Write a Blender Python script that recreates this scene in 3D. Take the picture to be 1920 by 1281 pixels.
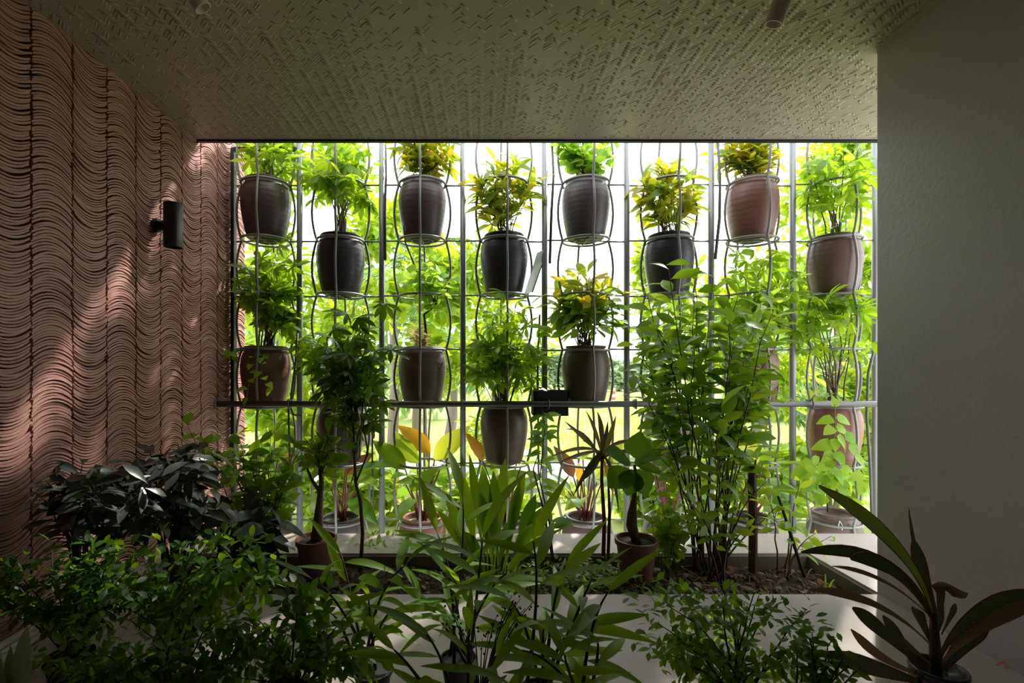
import bpy, math, random
import numpy as np
from mathutils import Vector, Matrix

for o in list(bpy.data.objects):
    bpy.data.objects.remove(o)
S = bpy.context.scene
C = S.collection
random.seed(7)
RNG = np.random.default_rng(7)

# ------------------------------------------------------------------ camera
F, VX, VY, CAMH = 907.0, 897.0, 686.0, 0.9966      # focal length in px, vanishing point, eye height
cam_d = bpy.data.cameras.new('camera')
cam_d.sensor_width = 36.0
cam_d.lens = F / 1920 * 36
cam_d.shift_x = (960 - VX) / 1920
cam_d.shift_y = (VY - 640.5) / 1920
cam_d.clip_start = 0.02
cam_d.clip_end = 300
cam = bpy.data.objects.new('camera', cam_d)
C.objects.link(cam)
cam.location = (0, 0, CAMH)
cam.rotation_euler = (math.pi / 2, 0, 0)
S.camera = cam

# ------------------------------------------------------------------ sky, sun, exposure
w = bpy.data.worlds.new('sky')
S.world = w
w.use_nodes = True
bg = w.node_tree.nodes['Background']
bg.inputs[0].default_value = (0.93, 0.965, 1.0, 1)
bg.inputs[1].default_value = 3.2
sun_d = bpy.data.lights.new('sun', 'SUN')
sun_d.energy = 5.0
sun_d.angle = math.radians(2.2)
sun_d.color = (1.0, 0.94, 0.84)
sun = bpy.data.objects.new('sun', sun_d)
C.objects.link(sun)
SUN_DIR = Vector((0.62, 0.74, 0.98)).normalized()   # towards the sun
sun.rotation_euler = SUN_DIR.to_track_quat('Z', 'Y').to_euler()
S.view_settings.view_transform = 'Standard'
S.view_settings.look = 'None'
S.view_settings.exposure = 0.5
S.view_settings.gamma = 1.0
S.view_settings.use_curve_mapping = False
S.cycles.max_bounces = 10
S.cycles.diffuse_bounces = 5
S.cycles.transmission_bounces = 6


def P(px, py, d):
    """pixel of the 1920x1281 photo at depth d -> world point"""
    return Vector(((px - VX) / F * d, d, CAMH + (VY - py) / F * d))


def PX(n, d):
    return n * d / F


# ------------------------------------------------------------------ materials
def nodes(name):
    m = bpy.data.materials.new(name)
    m.use_nodes = True
    nt = m.node_tree
    return m, nt, nt.nodes['Principled BSDF'], nt.nodes['Material Output']


def rnd_value(nt):
    """one random number per object and per loose piece"""
    oi = nt.nodes.new('ShaderNodeObjectInfo')
    ge = nt.nodes.new('ShaderNodeNewGeometry')
    a = nt.nodes.new('ShaderNodeMath'); a.operation = 'ADD'
    nt.links.new(oi.outputs['Random'], a.inputs[0])
    nt.links.new(ge.outputs['Random Per Island'], a.inputs[1])
    f = nt.nodes.new('ShaderNodeMath'); f.operation = 'FRACT'
    nt.links.new(a.outputs[0], f.inputs[0])
    return f.outputs[0]


def ramp(nt, src, cols):
    r = nt.nodes.new('ShaderNodeValToRGB')
    e = r.color_ramp.elements
    while len(e) < len(cols):
        e.new(0.5)
    for i, c in enumerate(cols):
        e[i].position = i / max(1, len(cols) - 1)
        e[i].color = (*c, 1)
    nt.links.new(src, r.inputs[0])
    return r.outputs[0]


def noise(nt, scale, detail=4, coord='Object', rough=.55):
    tc = nt.nodes.new('ShaderNodeTexCoord')
    n = nt.nodes.new('ShaderNodeTexNoise')
    n.inputs['Scale'].default_value = scale
    n.inputs['Detail'].default_value = detail
    n.inputs['Roughness'].default_value = rough
    nt.links.new(tc.outputs[coord], n.inputs['Vector'])
    return n.outputs['Fac']


def bump(nt, src, bsdf, strength, dist):
    b = nt.nodes.new('ShaderNodeBump')
    b.inputs['Strength'].default_value = strength
    b.inputs['Distance'].default_value = dist
    nt.links.new(src, b.inputs['Height'])
    nt.links.new(b.outputs[0], bsdf.inputs['Normal'])


def leaf_mat(name, cols, tcols=None, rough=.38, trans=.42, spec=.5):
    m, nt, b, out = nodes(name)
    v = rnd_value(nt)
    c = ramp(nt, v, cols)
    tcols = tcols or [tuple(min(1, x * k) for x, k in zip(c_, (3.4, 2.7, 1.6))) for c_ in cols]
    t = ramp(nt, v, tcols)
    nt.links.new(c, b.inputs['Base Color'])
    b.inputs['Roughness'].default_value = rough
    b.inputs['Specular IOR Level'].default_value = spec
    tr = nt.nodes.new('ShaderNodeBsdfTranslucent')
    nt.links.new(t, tr.inputs['Color'])
    mx = nt.nodes.new('ShaderNodeMixShader')
    mx.inputs[0].default_value = trans
    nt.links.new(b.outputs[0], mx.inputs[1])
    nt.links.new(tr.outputs[0], mx.inputs[2])
    nt.links.new(mx.outputs[0], out.inputs['Surface'])
    return m


def plain(name, col, rough=.5, metal=0, vary=None, nscale=8, bumps=None, spec=.5):
    m, nt, b, out = nodes(name)
    b.inputs['Roughness'].default_value = rough
    b.inputs['Metallic'].default_value = metal
    b.inputs['Specular IOR Level'].default_value = spec
    if vary:
        n = noise(nt, nscale)
        nt.links.new(ramp(nt, n, [vary, col, col, vary]), b.inputs['Base Color'])
    else:
        b.inputs['Base Color'].default_value = (*col, 1)
    if bumps:
        bump(nt, noise(nt, bumps[0], 5), b, bumps[1], bumps[2])
    return m


M = {}
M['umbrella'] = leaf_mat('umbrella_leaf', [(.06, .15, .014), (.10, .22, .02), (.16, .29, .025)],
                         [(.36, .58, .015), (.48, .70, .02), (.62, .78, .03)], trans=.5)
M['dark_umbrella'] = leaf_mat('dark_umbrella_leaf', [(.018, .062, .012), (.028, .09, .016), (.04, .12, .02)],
                              [(.16, .34, .012), (.24, .44, .015), (.36, .58, .02)], trans=.36, rough=.36)  # umbrella leaf darkened, indoor shade put into colour; also serves dark caudex leaves
M['croton'] = leaf_mat('croton_leaf', [(.08, .17, .02), (.13, .22, .02), (.22, .27, .025), (.36, .30, .03)],
                       [(.40, .56, .02), (.52, .64, .02), (.68, .68, .03), (.86, .64, .03)])
M['round'] = leaf_mat('round_leaf', [(.09, .24, .02), (.13, .32, .03), (.19, .38, .04)],
                      [(.45, .76, .04), (.56, .84, .06), (.7, .88, .1)])
M['dry'] = leaf_mat('dry_leaf', [(.30, .17, .08), (.36, .24, .12), (.22, .2, .07)],
                    [(.6, .4, .12), (.6, .46, .18), (.5, .5, .12)], rough=.7)
M['shrub'] = leaf_mat('shrub_leaf', [(.05, .13, .012), (.075, .185, .016), (.12, .25, .02)],
                      [(.30, .54, .015), (.40, .64, .02), (.56, .76, .03)], rough=.42)
M['heart'] = leaf_mat('heart_leaf', [(.12, .28, .025), (.17, .36, .03), (.22, .42, .05)],
                      [(.48, .68, .02), (.58, .76, .03), (.68, .80, .05)], rough=.5, spec=.3)
M['lance'] = leaf_mat('lance_leaf', [(.045, .115, .009), (.06, .15, .011), (.09, .19, .014)],
                      [(.27, .46, .010), (.36, .55, .012), (.46, .64, .02)], rough=.5, trans=.42, spec=.3)
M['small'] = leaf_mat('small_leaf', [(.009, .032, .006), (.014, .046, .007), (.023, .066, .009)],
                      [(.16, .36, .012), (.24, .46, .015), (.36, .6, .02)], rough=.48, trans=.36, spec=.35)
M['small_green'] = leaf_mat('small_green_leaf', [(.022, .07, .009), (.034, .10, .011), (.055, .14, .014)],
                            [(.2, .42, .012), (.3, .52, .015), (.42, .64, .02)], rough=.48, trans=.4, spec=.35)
M['glossy'] = leaf_mat('glossy_leaf', [(.035, .045, .04), (.05, .062, .054), (.065, .08, .068)],
                       [(.04, .12, .02), (.05, .16, .02), (.07, .2, .025)], rough=.33, trans=.1, spec=1.0)
M['black'] = leaf_mat('black_leaf', [(.008, .02, .012), (.012, .03, .015), (.014, .036, .018)],
                      [(.02, .05, .01), (.03, .07, .012), (.03, .08, .012)], rough=.4, trans=.1)
M['cordyline'] = leaf_mat('cordyline_leaf', [(.045, .06, .05), (.06, .08, .065), (.06, .055, .055)],
                          [(.12, .16, .05), (.16, .2, .05), (.2, .22, .06)], rough=.3, trans=.13, spec=.7)
M['cordyline_olive'] = leaf_mat('cordyline_olive', [(.06, .10, .025), (.07, .12, .03)], [(.26, .34, .02), (.3, .38, .02)], rough=.36, trans=.35)
M['cordyline_edge'] = leaf_mat('cordyline_edge', [(.30, .02, .06), (.4, .03, .08)], [(.6, .06, .1), (.7, .1, .12)], trans=.3)
M['cordyline_dry'] = leaf_mat('cordyline_dry', [(.15, .10, .08), (.2, .13, .10), (.27, .18, .145)],
                              [(.3, .16, .08), (.34, .19, .1), (.4, .24, .13)], rough=.6, trans=.2)
M['bronze'] = leaf_mat('bronze_leaf', [(.06, .035, .025), (.10, .06, .035), (.05, .08, .03)],
                       [(.4, .14, .05), (.5, .3, .06), (.3, .4, .05)], trans=.35)
M['paddle'] = leaf_mat('paddle_leaf', [(.045, .13, .02), (.07, .19, .02), (.1, .22, .03)],
                       [(.3, .55, .03), (.45, .65, .03), (.6, .7, .05)], rough=.3, trans=.35)
M['orange'] = leaf_mat('orange_leaf', [(.5, .2, .03), (.55, .26, .04)], [(.95, .45, .03), (.98, .58, .04)], trans=.5)
M['yellow'] = leaf_mat('yellow_leaf', [(.4, .36, .04), (.3, .34, .04)], [(.9, .85, .06), (.75, .85, .06)], trans=.5)
M['bright'] = leaf_mat('bright_leaf', [(.16, .32, .03), (.22, .4, .035), (.3, .46, .05)],
                       [(.58, .74, .02), (.72, .82, .03), (.86, .86, .05)])
M['palm'] = leaf_mat('palm_leaf', [(.10, .2, .06), (.14, .26, .08), (.2, .33, .09)],
                     [(.34, .5, .12), (.44, .62, .14), (.56, .74, .16)], trans=.35)
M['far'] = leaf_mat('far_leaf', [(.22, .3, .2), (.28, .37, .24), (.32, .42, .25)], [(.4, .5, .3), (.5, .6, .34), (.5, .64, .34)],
                    rough=.7, trans=.3)  # paler leaves: distant haze is put into the colour
M['grass'] = leaf_mat('grass_blade', [(.24, .34, .05), (.32, .4, .07)], [(.6, .7, .1), (.7, .76, .14)], trans=.35, rough=.6)
M['petiole'] = plain('red_petiole', (.17, .03, .035), .4)
M['stem'] = plain('brown_stem', (.10, .062, .045), .75, vary=(.15, .1, .075), nscale=30, bumps=(60, .4, .004))
M['green_stem'] = plain('green_stem', (.07, .13, .03), .5)
M['dark_stem'] = plain('dark_stem', (.035, .022, .016), .7)
M['trunk'] = plain('trunk_bark', (.24, .2, .16), .85, vary=(.16, .13, .1), nscale=14, bumps=(25, .6, .02))
M['soil'] = plain('soil', (.05, .034, .026), .95, vary=(.10, .07, .055), nscale=40, bumps=(70, .9, .02))
M['clod'] = plain('clod', (.13, .085, .062), .95, vary=(.07, .045, .035), nscale=30)
M['mulch'] = leaf_mat('mulch_leaf', [(.13, .07, .045), (.22, .14, .1), (.3, .2, .15), (.17, .06, .03)], rough=.8, trans=.1)
M['steel'] = plain('galvanised_steel', (.26, .27, .29), .42, .4, vary=(.18, .185, .2), nscale=18)
M['wire'] = plain('wire_steel', (.24, .24, .235), .5, .3, vary=(.32, .32, .31), nscale=25)
M['rail'] = plain('rail_steel', (.12, .12, .12), .4, .5, vary=(.18, .18, .18), nscale=16)
M['black_metal'] = plain('black_metal', (.012, .012, .013), .5)
M['hose'] = plain('grey_tube', (.09, .09, .1), .5)
M['black_plastic'] = plain('black_plastic', (.018, .018, .02), .6, spec=.3)
M['white_metal'] = plain('pinkish_white_metal', (.66, .54, .5), .5)
M['plastic_sheet'] = leaf_mat('cloudy_plastic', [(.55, .58, .58), (.6, .62, .62)], [(.7, .74, .74), (.75, .78, .78)], rough=.25, trans=.5)
M['terracotta_plastic'] = plain('terracotta_plastic', (.17, .07, .05), .55, vary=(.13, .055, .04), nscale=10)
M['purple_plastic'] = plain('purple_plastic', (.06, .042, .06), .35)
M['wood'] = plain('stake_wood', (.085, .05, .034), .85, vary=(.05, .03, .02), nscale=22, bumps=(40, .6, .006))
M['red_paint'] = plain('red_paint', (.6, .09, .05), .5)
M['white_paint'] = plain('white_paint', (.75, .75, .73), .5)
M['brick_red'] = plain('red_masonry', (.42, .17, .13), .9, vary=(.5, .26, .2), nscale=12)


def clay(name, col, vary):
    m, nt, b, out = nodes(name)
    n = noise(nt, 7, 5)
    nt.links.new(ramp(nt, n, [vary, col, col, vary]), b.inputs['Base Color'])
    b.inputs['Roughness'].default_value = .42
    tc = nt.nodes.new('ShaderNodeTexCoord')
    wv = nt.nodes.new('ShaderNodeTexWave'); wv.bands_direction = 'Z'
    wv.inputs['Scale'].default_value = 9; wv.inputs['Distortion'].default_value = 3.5; wv.inputs['Detail'].default_value = 3
    nt.links.new(tc.outputs['Object'], wv.inputs['Vector'])
    bump(nt, wv.outputs['Fac'], b, .14, .004)
    return m


CLAY = {
    'dark': clay('dark_clay', (.075, .05, .048), (.055, .038, .04)),
    'black': clay('black_clay', (.034, .03, .035), (.05, .043, .048)),
    'grey': clay('grey_clay', (.085, .07, .072), (.065, .055, .06)),
    'brown': clay('brown_clay', (.12, .082, .066), (.09, .062, .05)),
    'red': clay('red_clay', (.17, .078, .06), (.12, .058, .046)),
    'terracotta': clay('terracotta_clay', (.22, .095, .068), (.16, .07, .05)),
    'maroon': clay('maroon_clay', (.10, .055, .045), (.075, .045, .04)),
}

# tiles, plaster, concrete
m, nt, b, out = nodes('clay_tile')
v = rnd_value(nt)
c1 = ramp(nt, v, [(.40, .20, .172), (.49, .252, .218), (.45, .235, .207), (.54, .295, .255)])
nz = noise(nt, 5, 5)
mixn = nt.nodes.new('ShaderNodeMixRGB'); mixn.blend_type = 'MULTIPLY'; mixn.inputs[0].default_value = .55
nt.links.new(c1, mixn.inputs[1])
nt.links.new(ramp(nt, nz, [(.62, .6, .58), (1, 1, 1), (1.0, .96, .94)]), mixn.inputs[2])
nt.links.new(mixn.outputs[0], b.inputs['Base Color'])
b.inputs['Roughness'].default_value = .62
bump(nt, noise(nt, 90, 4), b, .35, .003)
M['tile'] = m
M['shaded_mortar'] = plain('dark_mortar', (.014, .009, .008), .95, vary=(.02, .013, .012), nscale=20)  # backing behind the tiles, shade of deep gaps put into its near-black colour

m, nt, b, out = nodes('ceiling_concrete')
nz = noise(nt, 1.6, 6)
nt.links.new(ramp(nt, nz, [(.36, .305, .28), (.43, .365, .335), (.48, .41, .38)]), b.inputs['Base Color'])
b.inputs['Roughness'].default_value = .40
bump(nt, noise(nt, 60, 4), b, .25, .002)
M['ceiling'] = m

m, nt, b, out = nodes('grey_plaster')
nz = noise(nt, 2.2, 6)
nt.links.new(ramp(nt, nz, [(.49, .435, .505), (.56, .495, .57), (.60, .535, .61)]), b.inputs['Base Color'])
b.inputs['Roughness'].default_value = .38
bump(nt, noise(nt, 45, 8, rough=.65), b, .35, .004)
M['plaster'] = m

m, nt, b, out = nodes('floor_concrete')
nz = noise(nt, 3.0, 7)
nt.links.new(ramp(nt, nz, [(.36, .305, .29), (.45, .39, .37), (.51, .445, .425)]), b.inputs['Base Color'])
b.inputs['Roughness'].default_value = .55
bump(nt, noise(nt, 70, 6), b, .2, .002)
M['floor'] = m
M['kerb'] = plain('stained_concrete', (.20, .17, .135), .85, vary=(.12, .10, .08), nscale=9, bumps=(50, .5, .004))  # inner faces of the bed, darker and browner than the floor slab
M['lawn'] = plain('lawn', (.26, .30, .08), .95, vary=(.34, .36, .12), nscale=.6)
M['path'] = plain('path_concrete', (.52, .47, .44), .9, vary=(.46, .42, .38), nscale=2)


# ------------------------------------------------------------------ mesh helpers
class MB:
    def __init__(self):
        self.v = []; self.f = []

    def add(self, verts, faces):
        k = len(self.v)
        self.v.extend([tuple(p) for p in verts])
        self.f.extend([tuple(i + k for i in f) for f in faces])

    def box(self, lo, hi):
        x0, y0, z0 = lo; x1, y1, z1 = hi
        self.add([(x0, y0, z0), (x1, y0, z0), (x1, y1, z0), (x0, y1, z0), (x0, y0, z1), (x1, y0, z1), (x1, y1, z1), (x0, y1, z1)],
                 [(0, 3, 2, 1), (4, 5, 6, 7), (0, 1, 5, 4), (1, 2, 6, 5), (2, 3, 7, 6), (3, 0, 4, 7)])
        return self

    def tube(self, pts, radii, n=6, closed=False, caps=True):
        pts = [Vector(p) for p in pts]
        if not hasattr(radii, '__len__'):
            radii = [radii] * len(pts)
        L = len(pts); verts = []
        ref = None
        for i, p in enumerate(pts):
            if closed:
                t = pts[(i + 1) % L] - pts[i - 1]
            else:
                t = pts[min(i + 1, L - 1)] - pts[max(i - 1, 0)]
            if t.length < 1e-9:
                t = Vector((0, 0, 1))
            t.normalize()
            if ref is None:
                ref = t.orthogonal().normalized()
            a = ref - t * ref.dot(t)
            a = a.normalized() if a.length > 1e-6 else t.orthogonal().normalized()
            ref = a
            bb = t.cross(a)
            for j in range(n):
                an = 2 * math.pi * j / n
                verts.append(p + (a * math.cos(an) + bb * math.sin(an)) * radii[i])
        faces = []
        for i in range(L if closed else L - 1):
            i2 = (i + 1) % L
            for j in range(n):
                j2 = (j + 1) % n
                faces.append((i * n + j, i * n + j2, i2 * n + j2, i2 * n + j))
        if not closed and caps:
            faces.append(tuple(range(n))[::-1])
            faces.append(tuple((L - 1) * n + j for j in range(n)))
        self.add(verts, faces)
        return self

    def lathe(self, prof, n=28, center=(0, 0, 0)):
        cx, cy, cz = center; verts = []; L = len(prof)
        for r, z in prof:
            for j in range(n):
                a = 2 * math.pi * j / n
                verts.append((cx + r * math.cos(a), cy + r * math.sin(a), cz + z))
        faces = []
        for i in range(L - 1):
            for j in range(n):
                j2 = (j + 1) % n
                faces.append((i * n + j, i * n + j2, (i + 1) * n + j2, (i + 1) * n + j))
        faces.append(tuple(range(n))[::-1])
        faces.append(tuple((L - 1) * n + j for j in range(n)))
        self.add(verts, faces)
        return self

    def strap(self, pts, widths, normal=(0, 0, 1), fold=.25, twist=0):
        """ribbon leaf along points"""
        pts = [Vector(p) for p in pts]; L = len(pts); N = Vector(normal)
        verts = []
        for i, p in enumerate(pts):
            t = (pts[min(i + 1, L - 1)] - pts[max(i - 1, 0)]).normalized()
            s = t.cross(N)
            s = s.normalized() if s.length > 1e-4 else t.orthogonal().normalized()
            nn = s.cross(t).normalized()
            if twist:
                a = twist * i / (L - 1)
                s, nn = s * math.cos(a) + nn * math.sin(a), nn * math.cos(a) - s * math.sin(a)
            wd = widths[i] / 2
            verts += [p - s * wd + nn * wd * fold, p, p + s * wd + nn * wd * fold]
        faces = []
        for i in range(L - 1):
            a = i * 3; c = a + 3
            faces += [(a, a + 1, c + 1, c), (a + 1, a + 2, c + 2, c + 1)]
        self.add(verts, faces)
        return self

    def mesh(self, name, mat, smooth=True):
        me = bpy.data.meshes.new(name)
        me.from_pydata(self.v, [], self.f)
        if mat is not None:
            me.materials.append(mat)
        if smooth and len(me.polygons):
            me.polygons.foreach_set('use_smooth', [True] * len(me.polygons))
        me.update()
        return me


def np_mesh(name, V, Fc, mat, smooth=True):
    """V (n,3), Fc (m,4) quads"""
    me = bpy.data.meshes.new(name)
    V = np.asarray(V, dtype=np.float32); Fc = np.asarray(Fc, dtype=np.int32)
    m_, k = Fc.shape
    me.vertices.add(len(V)); me.vertices.foreach_set('co', V.ravel())
    me.loops.add(m_ * k); me.loops.foreach_set('vertex_index', Fc.ravel())
    me.polygons.add(m_)
    me.polygons.foreach_set('loop_start', np.arange(m_, dtype=np.int32) * k)
    me.polygons.foreach_set('loop_total', np.full(m_, k, dtype=np.int32))
    if smooth:
        me.polygons.foreach_set('use_smooth', np.ones(m_, dtype=bool))
    me.materials.append(mat)
    me.update(calc_edges=True)
    return me


def obj(name, data, parent=None, loc=None, mat4=None):
    o = bpy.data.objects.new(name, data)
    C.objects.link(o)
    if parent is not None:
        o.parent = parent
    if mat4 is not None:
        o.matrix_basis = mat4
    elif loc is not None:
        o.location = loc
    return o


def tag(o, label, cat, group=None):
    o['label'] = label; o['category'] = cat
    if group:
        o['group'] = group
    return o


def thing(name, label, cat, loc=(0, 0, 0), group=None):
    return tag(obj(name, None, loc=loc), label, cat, group)


def structure(name, data, parent=None):
    o = obj(name, data, parent)
    o['kind'] = 'structure'
    return o


def bez(p0, p1, p2, n):
    return [p0 * (1 - t) ** 2 + p1 * 2 * t * (1 - t) + p2 * t * t for t in [i / (n - 1) for i in range(n)]]


def frame(pos, d, up=Vector((0, 0, 1)), s=1.0, roll=0.0):
    y = d.normalized()
    z = up - y * up.dot(y)
    z = z.normalized() if z.length > 1e-3 else y.orthogonal().normalized()
    x = y.cross(z)
    if roll:
        c, q = math.cos(roll), math.sin(roll)
        x, z = x * c + z * q, z * c - x * q
    m4 = Matrix(((x.x * s, y.x * s, z.x * s, pos.x), (x.y * s, y.y * s, z.y * s, pos.y), (x.z * s, y.z * s, z.z * s, pos.z), (0, 0, 0, 1)))
    return m4


def rv():
    return Vector((random.uniform(-1, 1), random.uniform(-1, 1), random.uniform(-1, 1)))


# ------------------------------------------------------------------ leaf shapes (unit length along +Y, face up +Z)
def leaf_geo(width, peak=.45, bend=.25, fold=.25, nseg=5, stalk=0.0, heart=0.0):
    V = []; Fq = []
    for i in range(nseg + 1):
        t = i / nseg
        e = math.log(.5) / math.log(peak)
        wd = width * math.sin(math.pi * min(.985, max(.02, t ** e))) ** .85 / 2
        if heart and i == 1:
            wd = width * heart / 2
        y = stalk + t * (1 - stalk)
        z = -bend * t * t
        back = heart * .10 if (heart and i <= 1) else 0
        V += [(-wd, y - (.12 * width if heart and i == 1 else 0), z + fold * wd), (0, y + back * 0, z), (wd, y - (.12 * width if heart and i == 1 else 0), z + fold * wd)]
    for i in range(nseg):
        a = i * 3; c = a + 3
        Fq += [(a, a + 1, c + 1, c), (a + 1, a + 2, c + 2, c + 1)]
    if stalk:
        k = len(V); h = .012
        V += [(-h, 0, 0), (h, 0, 0), (h, stalk + .02, 0), (-h, stalk + .02, 0)]
        Fq.append((k, k + 1, k + 2, k + 3))
    return np.array(V), np.array(Fq)


def palmate_geo(n=7, width=.17, droop=.35, seed=0):
    """umbrella leaf: stalk of length .5, leaflets fanning from its end"""
    rr = random.Random(seed)
    lv, lf = leaf_geo(.36, .58, .18, .25, 4)
    V = [(-.012, 0, 0), (.012, 0, 0), (.01, .5, .02), (-.01, .5, .02)]; Fq = [(0, 1, 2, 3)]
    for i in range(n):
        a = -math.pi * .86 + 2 * math.pi * .86 * i / (n - 1) + rr.uniform(-.12, .12)
        L = .5 * (1 - .30 * abs(a) / math.pi) * rr.uniform(.85, 1.1)
        dz = -droop * rr.uniform(.4, 1.5)
        d = Vector((math.sin(a), math.cos(a), dz)).normalized()
        m4 = frame(Vector((0, .5, .02)), d, s=L)
        k = len(V)
        for p in lv:
            V.append(tuple(m4 @ Vector(p)))
        Fq += [tuple(j + k for j in f) for f in lf]
    return np.array(V), np.array(Fq)


GEO = {
    'ellipse': [leaf_geo(.42, .5, b_, .22, 5, .08) for b_ in (.08, .25, .42)],
    'obovate': [leaf_geo(.34, .6, b_, .2, 5, .06) for b_ in (.1, .3)],
    'croton': [leaf_geo(.34, .5, b_, .3, 5, .06) for b_ in (.1, .3, .5)],
    'round': [leaf_geo(.84, .45, b_, .12, 5, .16) for b_ in (.08, .25)],
    'heart': [leaf_geo(.66, .36, b_, .18, 6, .1, heart=.92) for b_ in (.15, .4)],
    'lance': [leaf_geo(.165, .42, b_, .25, 7, .03) for b_ in (.08, .3, .6)],
    'small': [leaf_geo(.5, .5, b_, .15, 3, .1) for b_ in (.08, .25)],
    'paddle': [leaf_geo(.44, .42, b_, .3, 7) for b_ in (.1, .35)],
    'umbrella': [palmate_geo(7, seed=1), palmate_geo(8, seed=2, droop=.7), palmate_geo(6, seed=3, droop=.15)],
    'dark': [leaf_geo(.36, .45, b_, .2, 6, .05) for b_ in (.3, .6)],
    'lily': [leaf_geo(.16, .5, b_, .35, 8) for b_ in (.05, .2, .5)],
}
_cache = {}


def leaf_meshes(kind, mat):
    k = (kind, mat)
    if k not in _cache:
        _cache[k] = [np_mesh(kind + '_leaf', V, Fq, M[mat]) for V, Fq in GEO[kind]]
    return _cache[k]


def leaf(root, kind, mat, pos, d, s, roll=0.0, up=Vector((0, 0, 1)), name='leaf'):
    return obj(name, random.choice(leaf_meshes(kind, mat)), root, mat4=frame(pos, d, up, s, roll))


def stuff_leaves(name, parent, kind, mat, pos, dirs, sizes, ups=None):
    """many leaves joined into one mesh (too small or too many to pick apart)"""
    gs = GEO[kind]; allV = []; allF = []; off = 0
    pos = np.asarray(pos); dirs = np.asarray(dirs); sizes = np.asarray(sizes)
    y = dirs / np.linalg.norm(dirs, axis=1, keepdims=True)
    up = np.tile([0, 0, 1.0], (len(pos), 1)) + RNG.normal(0, .35, (len(pos), 3))
    z = up - y * (up * y).sum(1, keepdims=True)
    z /= np.linalg.norm(z, axis=1, keepdims=True) + 1e-9
    x = np.cross(y, z)
    R = np.stack([x, y, z], axis=2) * sizes[:, None, None]
    which = RNG.integers(0, len(gs), len(pos))
    for gi, (V, Fq) in enumerate(gs):
        idx = np.where(which == gi)[0]
        if not len(idx):
            continue
        W = np.einsum('nij,kj->nki', R[idx], V) + pos[idx][:, None, :]
        Fx = Fq[None] + (np.arange(len(idx)) * len(V))[:, None, None] + off
        allV.append(W.reshape(-1, 3)); allF.append(Fx.reshape(-1, 4))
        off += len(idx) * len(V)
    o = obj(name, np_mesh(name, np.concatenate(allV), np.concatenate(allF), M[mat]), parent)
    o['kind'] = 'stuff'
    return o


def in_ball():
    while True:
        v = rv()
        if v.length <= 1:
            return v


GA = 2.399963


def grow(root, base, cen, rad, stems=5, per=8, kind='ellipse', mat='shrub', size=(.07, .11), t0=.45, stem_r=.005,
         stem_mat='stem', rise=.25, droop=.15, tips=None, spread=.04, lowbias=0.0, side=.9, along=.35, cap=300, shell=.5):
    """stems from base to points of the crown; leaves along the upper part of each. World coordinates."""
    o0 = Vector(root.location)
    n = 0
    for k in range(stems):
        if tips:
            tip = Vector(tips[k % len(tips)])
        else:
            b_ = in_ball()
            if shell and b_.length < shell:
                b_ = b_.normalized() * random.uniform(shell, 1)
            if lowbias:
                b_.z = b_.z * (1 - lowbias) + lowbias * .4
            tip = cen + Vector((b_.x * rad.x, b_.y * rad.y, b_.z * rad.z))
        st = base + Vector((random.uniform(-1, 1), random.uniform(-1, 1), 0)) * spread
        dv = tip - st
        ctrl = st + Vector((dv.x * .28, dv.y * .28, dv.z * .62)) + rv() * dv.length * .07
        pts = bez(st, ctrl, tip, 9)
        pts = [p + rv() * dv.length * .012 * (0 < i < 8) for i, p in enumerate(pts)]
        rads = [stem_r * (1 - .7 * i / 8) for i in range(9)]
        obj('stem', MB().tube([p - o0 for p in pts], rads, 5).mesh('stem', M[stem_mat]), root)
        a0 = random.uniform(0, 6.28)
        for j in range(per):
            if n >= cap:
                break
            t = t0 + (1 - t0) * (j + random.random() * .6) / per if j < per - 1 else 1.0
            u = min(t * 8, 7.999); i = int(u)
            p = pts[i].lerp(pts[i + 1], u - i)
            tan = (pts[i + 1] - pts[i]).normalized()
            a = a0 + j * GA
            q = tan.orthogonal().normalized(); q2 = tan.cross(q)
            radial = q * math.cos(a) + q2 * math.sin(a)
            d = radial * side + tan * along + Vector((0, 0, rise - droop)) + rv() * .4
            s = random.uniform(*size)
            leaf(root, kind, mat, p - o0, d, s, random.uniform(-.7, .7), up=Vector((0, -.35, .9)) + rv() * .3)
            n += 1
    return n


def stuff_crown(root, cen, rad, n, kind, mat, size, name='foliage', shell=.35, droop=.2):
    """crown of joined leaves in an ellipsoid, denser in clumps"""
    o0 = np.array(root.location)
    nc = max(6, n // 40)
    d = RNG.normal(0, 1, (nc, 3)); d /= np.linalg.norm(d, axis=1, keepdims=True)
    cl = d * (RNG.random((nc, 1)) ** shell)
    w_ = RNG.integers(0, nc, n)
    p = cl[w_] + RNG.normal(0, .17, (n, 3))
    pos = p * np.array(rad) + np.array(cen) - o0
    dirs = p * .8 + RNG.normal(0, .7, (n, 3)); dirs[:, 2] -= droop
    return stuff_leaves(name, root, kind, mat, pos, dirs, RNG.uniform(size[0], size[1], n))


# ================================================================== the setting
XL, XR, ZC = -1.704, 1.75, CAMH + 1.3685
YC = 2.934          # where ceiling ends
YR = 2.122          # where the right wall ends
YB = -2.2           # behind the camera

# left wall: backing + stacked curved clay tiles
PITCH = .012
COLW = .1877
S0 = 1.843
wl = MB().box((XL - .30, YB, -.45), (XL - .035, S0 + 9 * COLW, 3.1)).mesh('wall_left', M['shaded_mortar'], False)
wall_left = structure('wall_left', wl)
K0, K1 = -4, 9
cols = []
for k in range(K0, K1):
    up_arch = (k % 2 == 0)
    z = -.05
    while z < ZC + (.75 if S0 + k * COLW > YC - .2 else .03):
        cols.append((k, up_arch, z))
        z += PITCH * random.choice([.86, .92, 1, 1, 1, 1.06, 1.2])


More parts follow.
